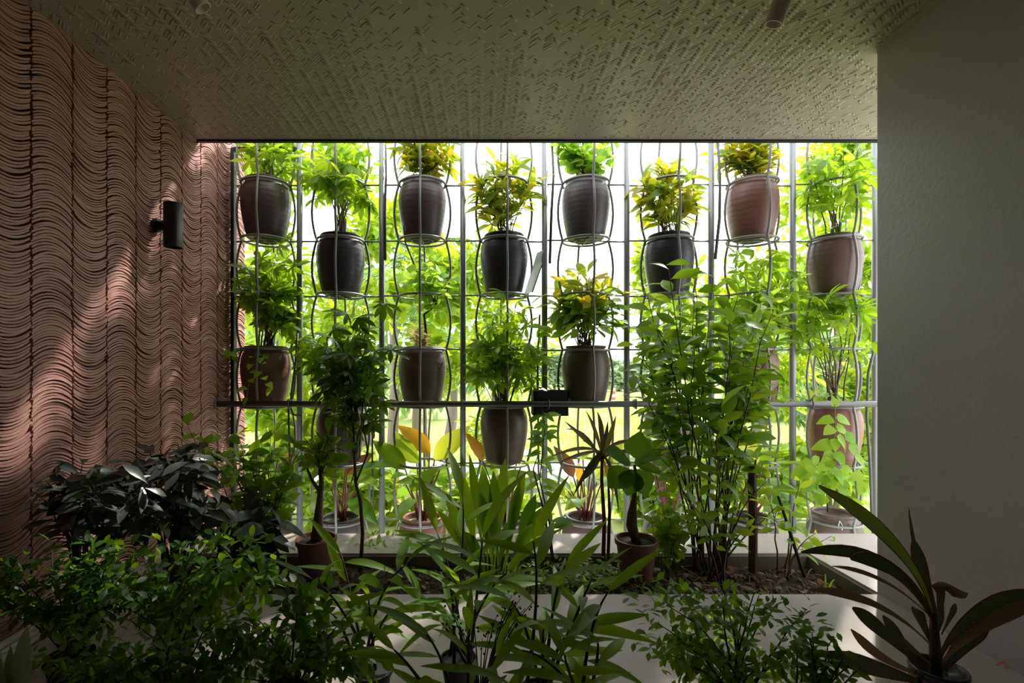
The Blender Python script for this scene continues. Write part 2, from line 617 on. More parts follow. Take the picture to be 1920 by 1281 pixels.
def tile_verts(k, arch, z, half=None):
    ya = S0 + k * COLW + .0045 + random.uniform(-.003, .003)
    yb = S0 + (k + 1) * COLW - .0045 + random.uniform(-.003, .003)
    sag = .034 * (1 if arch else -1)
    th = PITCH * (random.uniform(.76, .9) if random.random() < .8 else random.uniform(.58, .75))
    dx = random.gauss(0, .0022)
    tilt = random.gauss(0, .0022)
    n = 8
    V = []
    zo = -sag * .5
    for i in range(n + 1):
        t = i / n
        y = ya + (yb - ya) * t
        zz = z + zo + sag * (1 - (2 * t - 1) ** 2) + tilt * (2 * t - 1)
        wob = dx + random.gauss(0, .0004)
        V += [(XL + wob, y, zz + th), (XL + wob + .0006, y, zz + .001), (XL - .04, y, zz + .001), (XL - .04, y, zz + th)]
    Fq = []
    for i in range(n):
        a = i * 4; c = a + 4
        Fq += [(a, c, c + 1, a + 1), (a + 1, c + 1, c + 2, a + 2), (a + 3, c + 3, c, a)]
    Fq += [(0, 1, 2, 3), (n * 4 + 3, n * 4 + 2, n * 4 + 1, n * 4)]
    return V, Fq


def tile_rank(c):
    k, arch, z = c
    y = S0 + (k + .5) * COLW
    px = VX + XL / y * F; py = VY - (z - CAMH) / y * F
    return -1 / y if (px > 30 and 10 < py < 1000) else 1


order = sorted(range(len(cols)), key=lambda i: tile_rank(cols[i]))
single = set(order[:298])
rest = MB()
for i, (k, arch, z) in enumerate(cols):
    V, Fq = tile_verts(k, arch, z)
    if i in single:
        mb = MB(); mb.add(V, Fq)
        obj('tile', mb.mesh('tile', M['tile'], False), wall_left)
    else:
        rest.add(V, Fq)
o = obj('tiles', rest.mesh('tiles', M['tile'], False), wall_left)
o['kind'] = 'stuff'

# right wall block, unseen wall added behind the camera to control light
structure('wall_right', MB().box((XR, YB, -.3), (XR + 1.2, YR, 3.0)).mesh('wall_right', M['plaster'], False))
structure('wall_back_unseen', MB().box((XL - .3, YB - .2, -.3), (XR + 1.2, YB, 3.0)).mesh('wall_back_unseen', M['plaster'], False))

# ceiling slab with the imprint of a woven bamboo mat
ceil = structure('ceiling', MB().box((XL - .04, YB, ZC), (3.2, YC, ZC + .22)).mesh('ceiling', M['ceiling'], False))
trim = structure('trim_1', MB().box((XL - .02, YC - .012, ZC - .012), (3.2, YC + .012, ZC + .02)).mesh('trim', M['black_metal'], False))
W_, L_, e_ = .0112, .0448, .0002
V = []; Fq = []
ca, sa = math.cos(math.radians(45)), math.sin(math.radians(45))
nn_ = int(L_ / W_ + .5)
rng = random.Random(3)
for a in range(-370, 370):
    for b_ in range(-70, 70):
        # herringbone lattice: horizontal and vertical strips stepping along the diagonal
        for ori in (0, 1):
            if ori == 0:
                u0 = (a + b_ * 2 * nn_) * W_; v0 = a * W_
                q = [(e_, e_), (L_ - e_, e_), (L_ - e_, W_ - e_), (e_, W_ - e_)]
            else:
                u0 = (a + b_ * 2 * nn_ + nn_) * W_; v0 = (a - nn_ + 1) * W_
                q = [(W_ - e_, e_), (W_ - e_, L_ - e_), (e_, L_ - e_), (e_, e_)]
            cx = (u0 + (L_ / 2 if ori == 0 else W_ / 2)); cy = (v0 + (W_ / 2 if ori == 0 else L_ / 2))
            X = cx * ca - cy * sa; Y = cx * sa + cy * ca + 1.6
            if not (XL + .03 < X < 2.6 and .35 < Y < YC - .03):
                continue
            if Y < YR + .05 and X > XR - .03:
                continue
            dens = .42 + .34 * math.sin(X * 2.1 + Y) * math.sin(Y * 2.7 - X * .8)
            if rng.random() > dens:
                continue
            k0 = len(V)
            lift = rng.uniform(.0004, .0013)
            low = (0, 1) if rng.random() < .5 else (2, 3)      # one long edge of the strip stands proud
            for zz in (0, 1):
                for ii, (qu, qv) in enumerate(q):
                    x = (u0 + qu) * ca - (v0 + qv) * sa; y = (u0 + qu) * sa + (v0 + qv) * ca + 1.6
                    V.append((x, y, ZC + .001 if zz else ZC - (lift if ii in low else -.0002)))
            Fq.append((k0, k0 + 3, k0 + 2, k0 + 1))
            for ii in range(4):
                jj = (ii + 1) % 4
                Fq.append((k0 + ii, k0 + jj, k0 + 4 + jj, k0 + 4 + ii))
o = obj('woven_relief', np_mesh('woven_relief', V, Fq, M['ceiling'], False), ceil)
o['kind'] = 'stuff'

# floor slab around the planting bed
YF, YI, YE, XP0, XP1 = 2.109, 2.57, 2.872, -1.62, 1.755
fl = MB()
fl.box((XL - .04, YB, -.16), (XR + .9, YF, 0))
fl.box((XL - .04, YI, -.16), (XP1, YE, 0))
fl.box((XP1, YF, -.16), (3.2, YE, 0))
fl.box((XL - .04, YF, -.16), (XP0, YI, 0))
floor = structure('floor', fl.mesh('floor', M['floor'], False))
kb = MB()
kb.box((XP0, YI - .012, -.14), (XP1, YI, -.012))
kb.box((XP1 - .012, YF, -.14), (XP1, YI, -.012))
kb.box((XP0, YF, -.14), (XP1, YF + .01, -.012))
structure('trim_2', kb.mesh('bed_edge', M['kerb'], False))
# soil
nx, ny = 120, 26
V = []; Fq = []
for j in range(ny + 1):
    for i in range(nx + 1):
        x = XP0 + (XP1 - XP0) * i / nx; y = YF + (YI - YF) * j / ny
        z = -.075 + .018 * math.sin(x * 5 + 1) * math.cos(y * 9) + random.uniform(-.009, .009)
        V.append((x, y, z))
for j in range(ny):
    for i in range(nx):
        a = j * (nx + 1) + i
        Fq.append((a, a + 1, a + nx + 2, a + nx + 1))
soil = structure('floor_soil', np_mesh('soil', V, Fq, M['soil']))
mb = MB()
for i in range(1500):
    x = random.uniform(XP0 + .03, XP1 - .03); y = random.uniform(YF + .03, YI - .03)
    s = random.uniform(.005, .018) * (1.4 if random.random() < .2 else 1)
    z = -.075 + .018 * math.sin(x * 5 + 1) * math.cos(y * 9) + s * .3
    vs = [Vector(q) * s * random.uniform(.6, 1.2) + Vector((x, y, z)) for q in
          [(1, 0, 0), (0, 1, 0), (-1, 0, 0), (0, -1, 0), (0, 0, .8), (0, 0, -.8)]]
    mb.add(vs, [(0, 1, 4), (1, 2, 4), (2, 3, 4), (3, 0, 4), (1, 0, 5), (2, 1, 5), (3, 2, 5), (0, 3, 5)])
o = obj('soil_clods', mb.mesh('soil_clods', M['clod'], False), soil); o['kind'] = 'stuff'
N = 420
pos = np.stack([RNG.uniform(XP0 + .05, XP1 - .05, N), RNG.uniform(YF + .04, YI - .04, N), RNG.uniform(-.066, -.05, N)], 1)
dd = RNG.normal(0, 1, (N, 3)); dd[:, 2] *= .25
stuff_leaves('fallen_leaves', soil, 'ellipse', 'mulch', pos, dd, RNG.uniform(.025, .06, N))
mb = MB()
for i in range(120):
    x = random.uniform(.4, XP1 - .08); y = random.uniform(YF + .05, YI - .05)
    a = random.uniform(0, 3.14); L = random.uniform(.03, .11)
    d = Vector((math.cos(a), math.sin(a), random.uniform(-.1, .35))) * L
    c = Vector((x, y, -.058)); mb.tube([c - d * .5 + Vector((0, 0, .01)), c + Vector((0, 0, .016)), c + d * .5], .0016, 4)
o = obj('dry_twigs', mb.mesh('dry_twigs', plain('dry_twig', (.3, .22, .16), .9)), soil); o['kind'] = 'stuff'

# outside ground
ZG = -.42
structure('floor_outside', MB().box((-45, YE, ZG - .3), (45, 70, ZG)).mesh('lawn', M['lawn'], False))
structure('floor_path', MB().box((-20, 5.7, ZG), (30, 7.1, ZG + .02)).mesh('path', M['path'], False))

# ================================================================== pot rack
DR = 3.32
LEV = [CAMH + (686 - y) / F * DR for y in (1080, 975, 868, 761, 656, 555, 452, 347, 242, 137)]
COLX = [(p - VX) / F * DR for p in (499, 639, 792, 945, 1098, 1254, 1410, 1564)]
POSTX = [(p - VX) / F * DR for p in (562, 716, 868, 1021, 1175, 1333, 1486, 1641)]
RR = .157
rack = thing('pot_rack', 'grey steel pipe frame with wire cages holding the hanging clay pots', 'plant rack', (0, DR, ZG))
zo = Vector((0, DR, ZG))
post_me = MB().tube([(0, 0, 0), (0, 0, 3.4)], .0205, 14).mesh('post', M['steel'])
for x in POSTX:
    obj('post', post_me, rack, loc=(x, 0, 0))
xa = (438 - VX) / F * DR
obj('side_bar', MB().box((-.012, -.02, 0), (.012, .02, LEV[7] + .245 - ZG)).mesh('side_bar', M['black_metal'], False), rack, loc=(xa, 0, 0))
obj('top_bar', MB().box((0, -.012, -.012), (POSTX[0] - xa, .012, .012)).mesh('top_bar', M['black_metal'], False), rack,
    loc=(xa, 0, LEV[7] + .245 - ZG))
YRAIL = 3.14
obj('rail', MB().tube([(XL - .01, 0, 0), (2.72, 0, 0)], .0195, 12).mesh('rail', M['rail']), rack,
    loc=(0, YRAIL - DR, CAMH + (686 - 757.5) / F * YRAIL - ZG))
obj('rail_bracket', MB().tube([(XL - .02, 0, 0), (XL + .012, 0, 0)], .035, 14).mesh('rail_bracket', M['rail']), rack,
    loc=(0, YRAIL - DR, CAMH + (686 - 757.5) / F * YRAIL - ZG))
clip_me = MB().tube([(0, .04, .02), (0, -.02, .028), (0, -.03, 0), (0, -.02, -.028), (0, .04, -.02)], .006, 6).mesh('rail_clip', M['rail'])
for x in POSTX:
    obj('rail_clip', clip_me, rack, loc=(x, YRAIL - DR + .0, CAMH + (686 - 757.5) / F * YRAIL - ZG))
ring_me = MB().tube([(RR * math.cos(a), RR * math.sin(a), 0) for a in [i * 2 * math.pi / 32 for i in range(32)]], .0085, 6, closed=True).mesh('ring', M['wire'])
seat_me = MB().tube([(.075 * math.cos(a), .075 * math.sin(a), 0) for a in [i * 2 * math.pi / 20 for i in range(20)]], .006, 5, closed=True)
seat_me.tube([(-RR, 0, 0), (RR, 0, 0)], .005, 5).tube([(0, -RR, 0), (0, RR, 0)], .005, 5)
seat_me = seat_me.mesh('seat_bars', M['wire'])
pit = (LEV[-1] - LEV[0]) / (len(LEV) - 1)
wire_pts = []
for k in range(len(LEV) - 1):
    for i in range(8):
        t = i / 8
        bul = math.sin(math.pi * t) ** .9
        wire_pts.append((RR + .004 + .032 * bul, 0, LEV[k] + (LEV[k + 1] - LEV[k]) * t - ZG))
wire_me = MB().tube(wire_pts, .0082, 6).mesh('wire', M['wire'])
CAGES = []
for ci, cx in enumerate(COLX):
    cage = obj('pot_cage', None, rack, loc=(cx, 0, 0))
    CAGES.append(cage)
    rot = random.uniform(-.06, .12)
    for q in range(4):
        wobj = obj('wire', wire_me, cage)
        wobj.rotation_euler = (0, 0, rot + q * math.pi / 2)
    for k, z in enumerate(LEV):
        r_ = obj('ring', ring_me, cage, loc=(0, 0, z - ZG + random.uniform(-.004, .004)))
        r_.rotation_euler = (random.uniform(-.015, .015), random.uniform(-.02, .02), 0)
    xl = xa if ci == 0 else POSTX[ci - 1]
    xr = POSTX[ci]
    for k, z in enumerate(LEV):
        if k < 1:
            continue
        for (p, q) in ((xl + .02, cx - RR), (cx + RR, xr - .02)):
            obj('tie_rod', MB().tube([(0, 0, 0), (q - p, 0, 0)], .006, 6).mesh('tie_rod', M['wire']), rack,
                loc=(p, 0, z - ZG + random.uniform(-.006, .006)))

# ------------------------------------------------------------------ hanging pots
POTH = .402
pot_prof = [(.115, 0), (.122, .004), (.134, .05), (.150, .13), (.1605, .21), (.163, .265), (.158, .315), (.147, .352), (.134, .374),
            (.128, .382), (.134, .388), (.138, .396), (.134, POTH), (.120, POTH), (.117, .385), (.12, .36), (.0, .355)]
pot_me = {k: MB().lathe(pot_prof, 30).mesh('pot_' + k, m_) for k, m_ in CLAY.items()}
hole_me = MB().lathe([(.008, 0), (.008, .004), (.0, .004)], 10).mesh('drain_hole', M['black_metal'])


def hanging(ci, lev, glaze, name, label, group='clay pots hanging in the rack'):
    x = COLX[ci]; z = LEV[lev]
    root = thing(name, label, 'potted plant', (x, DR, z + .008), group)
    pt = obj('pot', pot_me[glaze], root)
    obj('seat_bars', seat_me, CAGES[ci], loc=(0, 0, z - ZG - .002))
    pt.rotation_euler = (0, 0, random.uniform(0, 6))
    pt.scale = (1, 1, random.uniform(.985, 1.015))
    obj('soil', MB().lathe([(.0, .35), (.118, .352), (.118, .358), (.0, .37)], 16).mesh('pot_soil', M['soil']), root)
    return root, Vector((x, DR, z + .36))


def cen(px, py, rx, ry, d=DR, ry_depth=None):
    c = P(px, py, d)
    return c, Vector((PX(rx, d), ry_depth or PX(min(rx, ry), d) * .8, PX(ry, d)))


def umb(root, base, c, stems=7, per=6, size=(.15, .22), mat='umbrella', t0=.4, **k):
    size = (size[0] * 1.3, size[1] * 1.25); stems = int(stems * 1.6)
    return grow(root, base, c[0], c[1], stems, per, 'umbrella', mat, size, t0=min(.8, t0 + .15), stem_r=.006, rise=.35, droop=.1, **k)


# top row (odd columns)
r, b0 = hanging(0, 6, 'dark', 'potted_umbrella_plant', 'dark brown clay pot of sparse umbrella plant, top row next to the tiled wall')
umb(r, b0, cen(512, 285, 42, 50), 6, 5, (.14, .2), t0=.3)
r, b0 = hanging(2, 6, 'dark', 'potted_croton', 'dark clay pot of yellow croton cut off by the ceiling, second in the top row')
grow(r, b0, *cen(797, 280, 66, 40), 24, 12, 'croton', 'croton', (.10, .15), t0=.62, stem_r=.004, rise=.4)
r, b0 = hanging(4, 6, 'grey', 'potted_round_leaf_shrub', 'grey clay pot of round leaved shrub with one thick stem, top row centre')
grow(r, b0, *cen(1098, 285, 72, 42), 16, 12, 'round', 'round', (.07, .10), t0=.4, stem_r=.006)
grow(r, b0, *cen(1095, 250, 10, 30), 2, 3, 'round', 'round', (.06, .08), t0=.5, stem_r=.014, spread=.01)
r, b0 = hanging(6, 6, 'red', 'potted_croton', 'reddish clay pot of dense green croton, rightmost pot of the top row')
grow(r, b0, *cen(1405, 285, 64, 42), 25, 12, 'croton', 'croton', (.10, .14), t0=.5, stem_r=.004, rise=.4)
# second row (even columns)
r, b0 = hanging(1, 5, 'black', 'potted_umbrella_plant', 'black clay pot of tall umbrella plant reaching the ceiling, second row near the tiled wall')
umb(r, b0, cen(640, 320, 62, 75), 9, 6, (.15, .22), t0=.42)
r, b0 = hanging(3, 5, 'black', 'potted_croton', 'black clay pot of rounded yellow green croton beside the cloudy plastic sheet')
grow(r, b0, *cen(945, 358, 68, 62), 25, 12, 'croton', 'croton', (.10, .155), t0=.62, stem_r=.004, rise=.4)
r, b0 = hanging(5, 5, 'black', 'potted_croton', 'dark clay pot of yellow croton partly hidden by the tall shrub, second row')
grow(r, b0, *cen(1252, 358, 68, 58), 25, 12, 'croton', 'croton', (.10, .155), t0=.62, stem_r=.004, rise=.4)
r, b0 = hanging(7, 5, 'maroon', 'potted_umbrella_plant', 'red brown clay pot of umbrella plant, second row beside the grey wall')
umb(r, b0, cen(1562, 315, 66, 75), 7, 5, (.15, .22), t0=.4)
grow(r, b0, *cen(1560, 415, 45, 30), 4, 5, 'round', 'round', (.06, .085), t0=.3, stem_r=.003, stem_mat='green_stem')
# third row (odd columns)
r, b0 = hanging(0, 3, 'red', 'potted_umbrella_plant', 'red clay pot with drain hole, dense umbrella plant and trailing ivy, third row by tiles')
umb(r, b0, cen(514, 545, 36, 85), 10, 7, (.15, .21), t0=.4)
tr = [P(470 + 8 * i, 668 + 9 * i + (i % 2) * 6, DR - .18) for i in range(8)]
for t_ in ([P(488, 650, DR), P(478, 665, DR - .17), P(470, 700, DR - .19), P(462, 745, DR - .2)],
           [P(500, 650, DR), P(492, 665, DR - .17), P(490, 700, DR - .2), P(508, 728, DR - .2)],
           [P(480, 650, DR), P(452, 660, DR - .1), P(438, 668, DR - .16), P(428, 655, DR - .2)]):
    obj('vine', MB().tube([q - Vector(r.location) for q in t_], .003, 4).mesh('vine', M['green_stem']), r)
    for i in range(9):
        u = i / 8 * (len(t_) - 1.001); a = t_[int(u)].lerp(t_[int(u) + 1], u % 1)
        leaf(r, 'heart', 'heart', a - Vector(r.location), Vector((random.uniform(-1, 1), -.7, random.uniform(-.8, .4))), random.uniform(.05, .075), up=Vector((0, -.6, .8)))
obj('drain_hole', hole_me, r, mat4=Matrix.Translation((.085, -.118, .045)) @ Matrix.Rotation(math.radians(90), 4, 'X'))
r, b0 = hanging(2, 3, 'brown', 'potted_twisted_shrub', 'grey brown clay pot with one twisted stem over dry twiggy shrub, third row')
tw = [P(793, 655, DR), P(799, 625, DR), P(795, 590, DR - .02), P(818, 572, DR), P(800, 545, DR + .02), P(780, 505, DR), P(760, 455, DR - .03), P(757, 425, DR - .1)]
obj('stem', MB().tube([q - Vector(r.location) for q in tw], [.011, .01, .009, .008, .007, .006, .005, .004], 6).mesh('stem', M['stem']), r)
grow(r, tw[3], *cen(790, 540, 58, 60), 14, 9, 'round', 'round', (.065, .095), t0=.3, stem_r=.003, spread=.005)
grow(r, b0, *cen(785, 622, 34, 24), 14, 9, 'small', 'dry', (.03, .05), t0=.4, stem_r=.002)
r, b0 = hanging(4, 3, 'brown', 'potted_croton', 'dark brown clay pot of broad leaved croton above the black crate, third row centre')
grow(r, b0, *cen(1100, 562, 66, 58), 20, 9, 'obovate', 'croton', (.14, .19), t0=.6, stem_r=.004, rise=.35)
grow(r, b0, *cen(1098, 580, 68, 44), 14, 9, 'obovate', 'shrub', (.14, .18), t0=.6, stem_r=.004, rise=.1)
r, b0 = hanging(6, 3, 'red', 'potted_umbrella_plant', 'red clay pot of yellow green umbrella plant behind the tall shrub, third row right')
umb(r, b0, cen(1420, 555, 66, 85), 11, 7, (.14, .2), t0=.35)
# fourth row (even columns)
r, b0 = hanging(1, 2, 'dark', 'potted_umbrella_plant', 'dark clay pot behind the thin trunks of the dark umbrella tree, fourth row')
umb(r, b0, cen(640, 660, 60, 70), 8, 6, (.14, .2), t0=.35)
r, b0 = hanging(3, 2, 'brown', 'potted_umbrella_plant', 'brown clay pot of dense umbrella plant left of the black crate, fourth row')
umb(r, b0, cen(945, 640, 66, 88), 13, 7, (.14, .2), t0=.35)
r, b0 = hanging(5, 2, 'brown', 'potted_leafy_shrub', 'brown clay pot of many stemmed leafy shrub, fourth row right of the croton')
grow(r, b0, *cen(1250, 620, 70, 95), 20, 13, 'ellipse', 'shrub', (.11, .15), t0=.35, stem_r=.005)
r, b0 = hanging(7, 2, 'terracotta', 'potted_umbrella_plant', 'terracotta clay pot with bare forked stems, fourth row beside the grey wall')
umb(r, b0, cen(1562, 600, 72, 60), 7, 6, (.14, .2), t0=.62, spread=.03)
grow(r, b0, *cen(1545, 735, 40, 14), 5, 5, 'heart', 'bright', (.05, .08), t0=.4, stem_r=.002)


# bottom row: red stalked philodendrons and one vine
def philodendron(ci, lev, glaze, label, leaves, nfill=7):
    arc = (-.9, .9) if ci == 0 else (0, 6.28)
    r, b0 = hanging(ci, lev, glaze, 'potted_philodendron', label, 'philodendron pots of the bottom row')
    o0 = Vector(r.location)
    for (bx, by, tx, ty, dd_, L, mat) in leaves:
        a = P(bx, by, DR + dd_); tp = P(tx, ty, DR + dd_)
        st = b0 + Vector((random.uniform(-.05, .05), random.uniform(-.05, .05), -.02))
        pts = bez(st, st.lerp(a, .5) + Vector((0, 0, .04)), a, 7)
        obj('petiole', MB().tube([q - o0 for q in pts], [.007 - .0005 * i for i in range(7)], 5).mesh('petiole', M['petiole']), r)
        d = tp - a
        leaf(r, 'paddle', mat, a - o0, d, d.length * 1.05, random.uniform(-.4, .4), up=Vector((random.uniform(-.5, .5), -.7, .5)))
    for i in range(nfill + 4):
        an = random.uniform(*arc); L = random.uniform(.12, .46)
        a = b0 + Vector((math.cos(an) * .12, math.sin(an) * .12, L))
        pts = bez(b0, b0.lerp(a, .5) + Vector((0, 0, .03)), a, 6)
        obj('petiole', MB().tube([q - o0 for q in pts], .005, 5).mesh('petiole', M['petiole']), r)
        d = Vector((math.cos(an), math.sin(an), random.uniform(-.1, .7)))
        leaf(r, 'paddle', 'paddle', a - o0, d, random.uniform(.18, .30), random.uniform(-.5, .5))
    return r


philodendron(0, 0, 'dark', 'philodendron pot at the bottom of the rack next to the tiled wall',
             [(490, 900, 475, 840, 0, .2, 'paddle'), (520, 890, 560, 840, 0, .2, 'bronze')], 6)
philodendron(1, 0, 'grey', 'round grey pot of red stalked philodendron behind the left plastic pot',
             [(650, 890, 690, 850, 0, .2, 'bronze'), (620, 880, 570, 850, 0, .2, 'bronze'), (660, 900, 720, 880, -.05, .2, 'paddle')], 8)
philodendron(2, 0, 'terracotta', 'terracotta pot of philodendron with a bright orange leaf in the bottom row',
             [(806, 850, 754, 795, 0, .3, 'orange'), (815, 862, 872, 800, 0, .3, 'yellow'), (785, 868, 735, 815, -.05, .3, 'paddle'),
              (760, 880, 705, 825, -.08, .3, 'paddle'), (790, 905, 745, 895, -.1, .3, 'paddle'), (770, 920, 815, 880, -.12, .3, 'paddle')], 6)
philodendron(3, 0, 'dark', 'philodendron pot with a folded orange brown leaf under the brown clay pot',
             [(905, 865, 885, 812, -.2, .3, 'orange'), (940, 900, 985, 880, 0, .2, 'paddle')], 7)
philodendron(4, 0, 'brown', 'philodendron pot behind the thin cordyline with tall red stalks',
             [(1075, 895, 1050, 840, 0, .2, 'bronze'), (1090, 905, 1085, 870, -.05, .2, 'orange'), (1120, 900, 1165, 830, 0, .2, 'yellow'),
              (1060, 930, 1035, 905, 0, .2, 'yellow'), (1130, 900, 1150, 860, 0, .25, 'paddle')], 7)
philodendron(5, 0, 'dark', 'philodendron pot behind the caudex plant with dark red stalks',
             [(1240, 900, 1290, 885, 0, .2, 'paddle'), (1225, 890, 1200, 850, 0, .2, 'yellow')], 7)
philodendron(6, 0, 'dark', 'philodendron pot with an upright yellow leaf behind the wooden stake',
             [(1412, 875, 1425, 825, -.05, .25, 'yellow'), (1395, 880, 1400, 815, -.05, .25, 'yellow'), (1440, 940, 1500, 930, 0, .25, 'paddle')], 6)
r, b0 = hanging(7, 0, 'brown', 'potted_heart_leaf_vine', 'brown clay pot tied with string holding a heart leaved vine, bottom row by grey wall',
                'clay pots hanging in the rack')
r.location.z += .03
b0.z += .03
o0 = Vector(r.location)
st = [P(1552, 960, DR), P(1549, 900, DR - .1), P(1562, 850, DR - .25), P(1566, 800, DR - .28), P(1565, 758, DR - .28)]
obj('stem', MB().tube([q - o0 for q in st], [.007, .006, .005, .004, .002], 5).mesh('stem', M['green_stem']), r)
for (px, py, dx_, dy_, L) in [(1565, 765, 0, -1, .09), (1565, 785, -1.4, .2, .12), (1565, 783, 1.4, .3, .13), (1564, 800, -1.2, .6, .12), (1565, 800, 1.3, .5, .12),
                            (1564, 820, -.1, 1, .11), (1566, 815, 1, 1, .16), (1563, 832, -1.5, .2, .15), (1580, 815, 1.6, .6, .13), (1590, 830, 1, 1.2, .14),
                            (1562, 845, -1, .8, .12), (1562, 850, 1, .9, .13), (1558, 870, -1.3, .4, .13), (1556, 880, 1.2, .8, .13), (1553, 890, -1.2, 1, .13),
                            (1551, 900, .8, 1.3, .13), (1552, 905, -1, 1.2, .12), (1551, 920, 1.2, .8, .11), (1551, 930, -1, .7, .11), (1530, 870, -1, .5, .13),
                            (1510, 875, -1, .9, .13), (1505, 895, .2, 1, .13), (1520, 900, -.9, 1, .12), (1600, 850, .8, 1, .13)] + [
        (random.uniform(1500, 1625), random.uniform(845, 945), random.uniform(-1.4, 1.4), random.uniform(.1, 1.2), random.uniform(.09, .13)) for _ in range(26)]:
    p = P(px, py, DR - .28)
    leaf(r, 'heart', 'heart', p - o0, Vector((dx_, random.uniform(-.5, .1), -dy_)), L * .82, random.uniform(-.3, .3), up=Vector((random.uniform(-.3, .3), -.75, .6)))
for a in (-2.0, -.75):
    p = Vector((.142 * math.cos(a), .142 * math.sin(a), .38))
    obj('string', MB().tube([p, p + Vector((.012, -.012, -.03)), p + Vector((.004, -.016, -.055))], .003, 5)
        .tube([p, p + Vector((-.014, -.01, -.025)), p + Vector((-.016, -.014, -.045))], .003, 5).mesh('string', M['white_paint']), r)

# ------------------------------------------------------------------ things on the rack
# black crate hung on the rail
ct = thing('plastic_crate', 'black slotted plastic crate hung behind the rail at the centre post', 'crate', P(1030, 778, DR - .09))
w_, h_, d_ = PX(64, DR - .09), PX(46, DR - .09), .15


def crate_side(L, H):
    mb = MB()
    mb.box((0, 0, 0), (L, .006, H * .38)).box((0, 0, H * .58), (L, .006, H))
    n = 6
    for i in range(n + 1):
        x = (L - .008) * i / n
        mb.box((x, .0005, 0), (x + .008, .0055, H))
    return mb.mesh('crate_side', M['black_plastic'], False)


obj('front_panel', crate_side(w_, h_), ct, mat4=Matrix.Translation((-w_ / 2, -d_ / 2, 0)))
obj('rear_panel', crate_side(w_, h_), ct, mat4=Matrix.Translation((-w_ / 2, d_ / 2 - .006, 0)))
for sx in (-1, 1):
    obj('end_panel', crate_side(d_, h_), ct, mat4=Matrix.Translation((sx * (w_ / 2 - .003) + .003, -d_ / 2, 0)) @ Matrix.Rotation(math.pi / 2, 4, 'Z'))
obj('base', MB().box((-w_ / 2, -d_ / 2, 0), (w_ / 2, d_ / 2, .008)).mesh('crate_base', M['black_plastic'], False), ct)
obj('soil', MB().box((-w_ / 2 + .008, -d_ / 2 + .008, .008), (w_ / 2 - .008, d_ / 2 - .008, h_ * .45)).mesh('crate_soil', M['soil'], False), ct)
sd = thing('seedling', 'tiny green seedling sprouting from the black crate', 'plant', P(1040, 757, DR - .09))
o0 = Vector(sd.location)
obj('stem', MB().tube([(0, 0, 0), (.002, 0, .06), (0, 0, .11)], .0025, 4).mesh('stem', M['green_stem']), sd)
for a in (0.3, 1.6, 2.8, 4.4, 5.3):
    leaf(sd, 'ellipse', 'shrub', Vector((0, 0, .09 + .004 * a)), Vector((math.cos(a), math.sin(a) * .4, .5)), .06)

# cloudy plastic sheet wedged between pot and post
sh = MB()
A, B_, Cc, D_ = P(1008, 474, 3.2), P(1026, 466, 3.36), P(998, 548, 3.36), P(984, 553, 3.2)
nrm = (B_ - A).cross(D_ - A).normalized() * .004
vs = [A, B_, Cc, D_, A + nrm, B_ + nrm, Cc + nrm, D_ + nrm]
sh.add([q - D_ for q in vs], [(0, 1, 2, 3), (7, 6, 5, 4), (0, 4, 5, 1), (1, 5, 6, 2), (2, 6, 7, 3), (3, 7, 4, 0)])
root = thing('plastic_sheet', 'cloudy plastic sheet leaning between the black croton pot and a post', 'sheet', D_)
obj('pane', sh.mesh('pane', M['plastic_sheet'], False), root)
obj('edge_strip', MB().tube([B_ - D_, Cc - D_], .006, 6).mesh('edge_strip', M['black_plastic']), root)

# watering tubes tied along the posts
tubes = [
    ('thin grey watering tube along the second post from the tiled wall', [(722, 230), (724, 330), (721, 400), (722, 488)], [.007, .007, .011, .011]),
    ('thin grey watering tube along the post above the plastic sheet', [(1033, 230), (1038, 330), (1034, 400), (1031, 494)], [.008, .008, .01, .01]),
    ('thin grey watering tube along the post left of the reddish croton pot', [(1343, 230), (1350, 330), (1349, 410), (1341, 486)], [.008, .008, .01, .01]),
    ('bent grey watering tube by the red pot at the first post', [(558, 625), (554, 680), (546, 740), (545, 765), (550, 778), (566, 779)], .007),
    ('straight grey watering tube behind the black crate', [(1012, 590), (1008, 680), (1009, 780), (1010, 900)], .007),
    ('curved grey watering tube beside the last post by the grey wall', [(1640, 650), (1628, 700), (1625, 780), (1632, 880), (1635, 985)], .009),
    ('straight grey watering tube right of the dark clay pot in the fourth row', [(699, 745), (698, 860), (701, 985)], .006),
    ('straight grey watering tube left of the first post in the bottom row', [(541, 768), (543, 860), (542, 985)], .007),
]
for lab, pts, rad in tubes:
    q = [P(x, y, DR - .045) for x, y in pts]
    o0 = q[-1]
    tag(obj('watering_tube', MB().tube([p - o0 for p in q], rad, 7).mesh('watering_tube', M['hose']), loc=o0), lab, 'tube', 'watering tubes tied to the rack')

# ================================================================== lamps
lc = P(325, 423, 2.55)
lamp = thing('wall_lamp', 'black cylindrical up and down lamp on the tiled wall', 'wall lamp', (XL, 2.55, lc.z))
ox = lc.x - XL
hh = PX(41, 2.55)
obj('back_plate', MB().tube([(-.004, 0, 0), (.022, 0, 0)], .036, 20).mesh('back_plate', M['black_metal'], False), lamp)
obj('arm', MB().tube([(.02, 0, 0), (ox, 0, 0)], .026, 16).mesh('arm', M['black_metal']), lamp)
obj('body', MB().lathe([(.0, -hh + .02), (.038, -hh + .02), (.040, -hh), (.046, -hh), (.046, hh), (.040, hh), (.038, hh - .02), (.0, hh - .02)], 28).mesh('body', M['black_metal'], False),
    lamp, loc=(ox, 0, 0))


